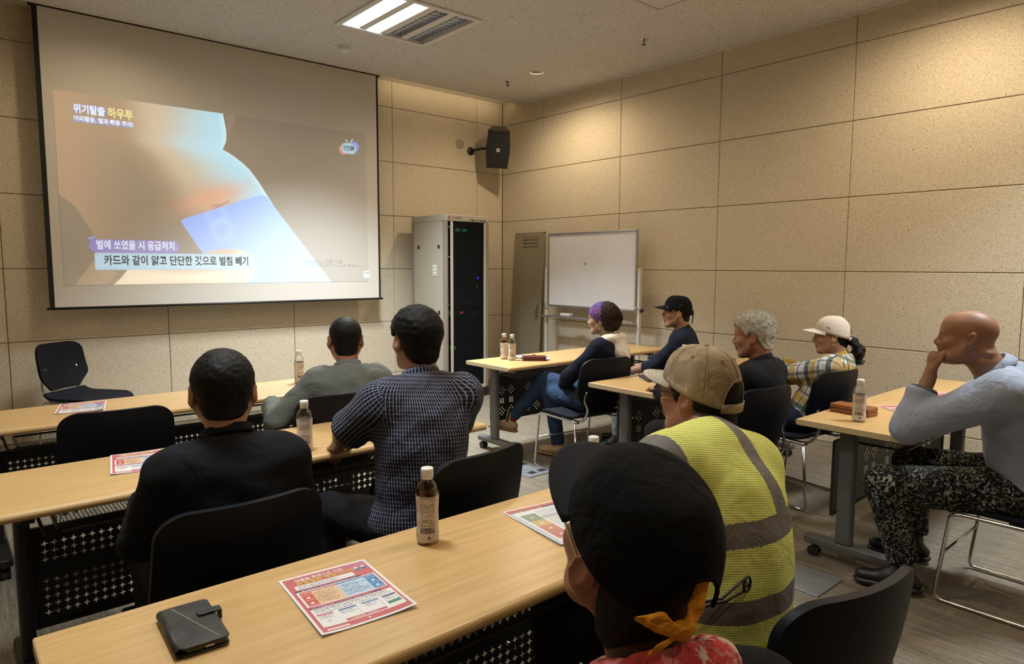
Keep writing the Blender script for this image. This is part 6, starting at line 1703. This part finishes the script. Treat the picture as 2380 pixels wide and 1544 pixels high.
# ---- leaflets
M_print = vcol_mat('leaflet_print', .42)
def leaf_front(nu, nv):
    U, Vv = np.meshgrid((np.arange(nu)+.5)/nu, (np.arange(nv)+.5)/nv); Vv = 1-Vv      # V from the top
    Wt = V(.70, .69, .68); C = np.zeros((nv, nu, 3))+Wt; red = V(.50, .115, .125); rg = np.random.default_rng(2)
    def R(a, b, c, d, col): C[(U >= a) & (U <= b) & (Vv >= c) & (Vv <= d)] = col
    def T(a, b, c, d, rows, dens=.55, col=(.10, .10, .13), bg=None):
        m = (U >= a) & (U <= b) & (Vv >= c) & (Vv <= d); ph = ((Vv-c)/(d-c)*rows) % 1
        wl = rg.random((rows, 1))*.35+.65; row = np.clip(((Vv-c)/(d-c)*rows).astype(int), 0, rows-1)
        C[m & (ph > .25) & (ph < .75) & (rg.random((nv, nu)) < dens) & ((U-a)/(b-a) < wl[row, 0])] = V(*col)
    R(.03, .97, .025, .975, red); g = sstep(.5, 1.0, U)*sstep(.25, .0, Vv); m = (U > .03) & (U < .97) & (Vv > .025) & (Vv < .20); C[m] = C[m]+(V(.50, .20, .30)-C[m])*(g[m]*.8)[:, None]
    R(.10, .76, .175, .245, Wt); T(.12, .74, .185, .238, 4)
    for cx in (.83, .91): 
        C[np.hypot((U-cx)*.7, Vv-.155) < .026] = V(.10, .14, .26); C[np.hypot((U-cx)*.7, Vv-.12) < .018] = V(.62, .55, .52)
    R(.07, .80, .265, .290, V(.06, .045, .09)); T(.10, .76, .268, .288, 1, .5, (.6, .58, .6))
    R(.07, .95, .292, .565, Wt)
    R(.09, .49, .300, .325, V(.50, .11, .09)); R(.49, .93, .300, .325, V(.055, .15, .34)); T(.15, .45, .305, .322, 1, .5, (.6, .5, .45)); T(.55, .90, .305, .322, 1, .5, (.5, .6, .7))
    R(.09, .21, .330, .555, V(.52, .09, .06)); R(.21, .49, .330, .555, V(.66, .44, .26)); R(.49, .81, .330, .555, V(.42, .53, .66)); R(.81, .93, .330, .555, V(.05, .19, .43))
    for zz in (.36, .45, .53):
        R(.09, .21, zz-.003, zz, Wt*.8); R(.81, .93, zz-.003, zz, Wt*.8)
    for cx in (.15, .87):
        for zz in (.41, .505): C[np.hypot((U-cx)*.7, Vv-zz) < .014] = Wt
    T(.23, .47, .345, .545, 10, .6, (.22, .12, .08)); T(.51, .79, .345, .545, 10, .6, (.06, .12, .24))
    R(.07, .85, .585, .610, V(.05, .04, .10)); T(.10, .80, .588, .608, 1, .5, (.6, .58, .6))
    R(.07, .95, .612, .905, Wt); T(.10, .92, .620, .690, 4, .6)
    for i, (a, b, col) in enumerate(((.09, .26, (.46, .10, .12)), (.31, .50, (.06, .11, .30)), (.55, .74, (.08, .20, .40)), (.79, .93, (.03, .03, .12)))):
        R(a, b, .705, .725, V(*col)); T(a+.01, b-.01, .735, .79, 4, .5)
        R(a, b, .725, .727, V(.4, .4, .42)); R(a, a+.004, .725, .85, V(.4, .4, .42)); R(b-.004, b, .725, .85, V(.4, .4, .42)); R(a, b, .848, .850, V(.4, .4, .42))
    R(.79, .93, .80, .845, V(.05, .19, .14)); C[np.hypot((U-.17)*.7, Vv-.825) < .016] = V(.55, .45, .42)
    R(.31, .74, .858, .893, V(.44, .10, .16)); T(.36, .52, .862, .890, 1, .8, (.75, .55, .12)); T(.54, .70, .866, .886, 1, .6, (.65, .6, .6))
    R(.08, .30, .938, .958, Wt); T(.10, .28, .941, .955, 1, .7); C[np.hypot((U-.52)*.7, Vv-.935) < .010] = Wt
    return np.clip(C, 0, 1)
def leaf_back(nu, nv):
    U, Vv = np.meshgrid((np.arange(nu)+.5)/nu, (np.arange(nv)+.5)/nv); Vv = 1-Vv
    Wt = V(.68, .68, .70); C = np.zeros((nv, nu, 3))+Wt; rg = np.random.default_rng(7)
    def R(a, b, c, d, col): C[(U >= a) & (U <= b) & (Vv >= c) & (Vv <= d)] = col
    R(.03, .97, .02, .10, V(.50, .14, .12)); R(.10, .90, .075, .11, V(.06, .05, .12)); C[(Vv > .08) & (Vv < .105) & (U > .12) & (U < .6) & (rg.random((nv, nu)) < .5)] = V(.62, .45, .25)
    R(.03, .07, .10, .97, V(.40, .46, .60)); 
    for c, d, col in ((.20, .38, (.13, .22, .10)), (.38, .52, (.55, .36, .08)), (.52, .68, (.50, .12, .06)), (.68, .86, (.48, .07, .05))): R(.12, .36, c, d, V(*col)*.75+.14); C[(U > .22) & (U < .27) & (np.abs(Vv-(c+d)/2) < .012)] = Wt
    m = (U > .40) & (U < .92) & (Vv > .16) & (Vv < .90) & ((Vv*40) % 1 > .45) & (rg.random((nv, nu)) < .5); C[m] = V(.22, .24, .30); R(.38, .92, .30, .36, V(.40, .42, .47))
    return np.clip(C, 0, 1)
LF = {}
def leaflet(corner, along, down, label, face='front', bend=.006, z=TZ+.0006, w=.216, h=.300, text=True):
    """corner: world position of the top-left corner; along/down: headings in degrees of the top edge and of the page"""
    if face not in LF:
        fn = leaf_front if face == 'front' else leaf_back; nu, nv = 132, 186
        def pos(u, v): 
            x = (u-.5)*w; y = (v-.5)*h; return x, y, bend*(np.clip((np.abs(u-.5)*2)**3, 0, 1)*(1-v)*.9+np.clip((.5-v)*2, 0, 1)**4*u*.6)+.0004
        LF[face] = color_grid('leaflet_print', nu, nv, pos, fn(nu, nv), M_print); LF[face].polygons.foreach_set('use_smooth', [True]*(nu*nv))
        LF['paper'] = quad_mesh('paper', np.stack([*(lambda g: (g[0].ravel()*w-w/2, g[1].ravel()*h-h/2, 0*g[0].ravel()))(np.meshgrid([0, 1.], [0, 1.]))], 1), np.array([[0, 1, 3, 2]]), mat('white_paper', (.72, .71, .69, 1), .6), False)
    a = math.radians(along); c = V(math.cos(a), math.sin(a)); d = V(math.sin(a), -math.cos(a)); ctr = V(*corner)+c*w/2+d*h/2
    r = empty('leaflet', (ctr[0], ctr[1], z), a, label, 'leaflet', 'printed heat-illness leaflets')
    link('printed_sheet', LF[face], r); link('backing_sheet', LF['paper'], r)
    if face == 'front' and text:
        zt = .0075 if bend > .003 else .002
        put_text('leaflet_title', '여름철 폭염으로 인한', .0165, mat('title_white_ink', (.72, .70, .66, 1), .5), r, Matrix.Translation((-.018, .1225, .0011)), .0004, width=.118)
        put_text('leaflet_title', '온열질환 예방가이드', .0200, mat('title_yellow_ink', (.68, .46, .10, 1), .5), r, Matrix.Translation((-.006, .1060, .0011)), .0005, width=.145)
    return r
leaflet((-5.087, -5.255), -5.5, 0, 'red heat-illness leaflet lying flat on the foreground table')
leaflet((-5.172, -3.775), -10, 0, 'red leaflet on the middle table left of the man in the black shirt')
leaflet((-5.175, -2.475), -12, 0, 'red leaflet on the front left table behind the empty chair')
leaflet((-4.388, -5.250), -8, 0, 'leaflet showing its green, orange and red side beside the nearest black cap', 'back')
leaflet((-1.90, -2.55), -42, 0, 'leaflet beside the dark red wallet on the front right table', text=False)
leaflet((-2.05, -3.88), -25, 0, 'leaflet under the black notebook case on the middle right table', text=False)
leaflet((-1.80, -5.33), -36, 0, 'leaflet between the brown wallet and the bald man\'s elbow', text=False)
leaflet((-1.30, -5.40), -8, 0, 'leaflet at the far end of the bald man\'s table', text=False)

# ---- phone in a black wallet case
M_lea = mat('worn_black_leather', (.018, .017, .016, 1), .5); _t = NT(M_lea); _n = _t.noise(_t.coord(), 35, 4, .6); _t.l(_t.ramp(_n, [(.35, (.012, .012, .012, 1)), (.75, (.045, .040, .034, 1))]), _t.bsdf.inputs['Base Color']); _t.bump(_t.noise(_t.coord(), 700, 2), .15, .002)
ph = empty('phone_wallet', (-5.304, -5.362, TZ), math.radians(-3), 'black leather phone wallet case on the foreground table', 'phone case')
MB().prism(rrect(.092, .188, .012, 5), .0015, .006).build('back_cover', M_lea, ph, bevel=.0015)
MB().prism(rrect(.084, .180, .012, 5, .003), .006, .0165).build('phone', mat('phone_black', (.006, .006, .007, 1), .25), ph, bevel=.002)
sp_ = []
for i in range(9): a = math.pi/2+math.pi*i/8; sp_.append((-.040+.0105*math.cos(a), .0110+.0095*math.sin(a)))
prof = [(.046, .0165)]+[(-.038, .0165)]; 
MB().prism(rrect(.092, .188, .012, 5), .0165, .0210).build('front_cover', M_lea, ph, bevel=.0018)
b = MB(); n = 9; b.add([(x-.004, y, z) for y in (-.090, .090) for x, z in [(-.040+.0105*math.cos(math.pi/2+math.pi*i/8), .0112+.0097*math.sin(math.pi/2+math.pi*i/8)) for i in range(9)]], [(i, i+1, n+i+1, n+i) for i in range(8)]); b.build('spine', M_lea, ph, smooth=True, solid=.002)
b = MB(); b.prism(rrect(.046, .022, .006, 4, .034, .026), .0212, .0262); b.box(.052, .0585, .015, .037, .004, .0255); b.build('clasp_strap', M_lea, ph, bevel=.002)
b = MB(); b.tube([(-.026, .082, .0214), (.028, -.088, .0214)], .0011, 5); b.build('cover_line', mat('silver_line', (.40, .34, .25, 1), .4), ph)
b = MB(); b.box(.000, .016, -.0915, -.0898, .009, .013); b.build('port', M_steel, ph)

# ---- dark case with papers on the middle right table
tb = empty('notebook_case', (-2.03, -4.02, TZ+.0020), math.radians(-35), 'flat black notebook case on the middle right table', 'notebook')
MB().box(-.08, .08, -.11, .11, 0, .012).build('cover', M_lea, tb, bevel=.003); MB().box(-.077, .082, -.107, .107, .003, .009).build('pages', mat('page_grey', (.12, .12, .12, 1), .7), tb)

# ---- wallets
M_red = mat('oxblood_leather', (.085, .012, .014, 1), .38); M_brn = mat('tan_leather', (.235, .075, .022, 1), .4)
w = empty('red_wallet', (-2.035, -2.835, TZ), math.radians(-40), 'dark red zip wallet beside the bottles on the front right table', 'wallet')
MB().prism(rrect(.19, .095, .012, 4), .001, .015).build('lower_half', M_red, w, bevel=.004); MB().prism(rrect(.19, .095, .012, 4), .0165, .036).build('upper_half', M_red, w, bevel=.005); MB().prism(rrect(.186, .091, .012, 4), .0145, .017).build('zip', M_dark, w)
MB().box(-.015, .015, .042, .056, .008, .040).build('tab', M_red, w, bevel=.003)
for sx in (-1, 1): MB().lathe([(.003, 0), (.003, .002), (.001, .002)], 8, (sx*.083, -.040, .036)).build('stud', M_chrome, w)
w = empty('brown_wallet', (-2.095, -5.335, TZ), math.radians(-96), 'tan leather zip wallet with gold letter behind the empty bottle', 'wallet')
MB().prism(rrect(.205, .10, .010, 4), .001, .020).build('lower_half', M_brn, w, bevel=.004); MB().prism(rrect(.205, .10, .010, 4), .023, .044).build('upper_half', M_brn, w, bevel=.005); MB().prism(rrect(.200, .096, .010, 4), .019, .024).build('zip', mat('brown_zip', (.05, .03, .015, 1), .5), w)
put_text('gold_letter', 'M', .022, M_gold, w, Matrix.Translation((.078, -.02, .0447)) @ Matrix.Rotation(math.radians(15), 4, 'Z'), .001)
b = MB(); b.tube([(-.10, .03, .02), (-.118, .032, .016), (-.125, .036, .006)], .004, 6); b.build('zip_pull', M_steel, w)

# ---- crumpled wrapper by the red wallet, card at the far right
rg = np.random.default_rng(8); b = MB(); n = 9; vs = []
for j in range(n):
    for i in range(n): vs.append(((i/(n-1)-.5)*.15+rg.normal()*.004, (j/(n-1)-.5)*.11+rg.normal()*.004, abs(rg.normal())*.010+.001))
b.add(vs, [(j*n+i, j*n+i+1, (j+1)*n+i+1, (j+1)*n+i) for j in range(n-1) for i in range(n-1)])
m = mat('printed_wrapper', (.6, .6, .62, 1), .4); t = NT(m); v_ = t.noise(t.coord(), 30, 2, .5, 1.0); t.l(t.ramp(v_, [(.42, (.62, .62, .64, 1)), (.5, (.55, .55, .6, 1)), (.56, (.05, .06, .16, 1)), (.62, (.6, .55, .56, 1))]), t.bsdf.inputs['Base Color'])
tag(b.build('wrapper', m, None, loc=(-1.985, -2.66, TZ), solid=.0006), 'crumpled white and blue wrapper behind the red wallet', 'wrapper')

# ---- blue tissue pack on the plaid woman's seat
bp = empty('tissue_pack', (-1.640, -4.680, .447), math.radians(-50), 'bright blue tissue pack at the edge of the plaid woman\'s chair', 'tissue pack')
m = mat('sky_blue_film', (.02, .33, .66, 1), .3)
MB().prism(rrect(.125, .075, .012, 3), 0.0, .062).build('pack', m, bp, bevel=.012, seg=3)
e = MB(); e.add([(-.005+.036*(1+.12*math.sin(5*a))*math.cos(a), -.0385, .032+.021*(1+.12*math.sin(5*a))*math.sin(a)) for a in (2*math.pi*i/24 for i in range(24))], [tuple(range(24))]); e.build('cloud_print', mat('print_white', (.75, .76, .78, 1), .5), bp)
put_text('pack_lettering', '깨끗한', .020, mat('print_navy', (.02, .03, .10, 1), .5), bp, Matrix.Translation((-.005, -.0392, .032)) @ Matrix.Rotation(math.radians(90), 4, 'X'), .0008, width=.05)
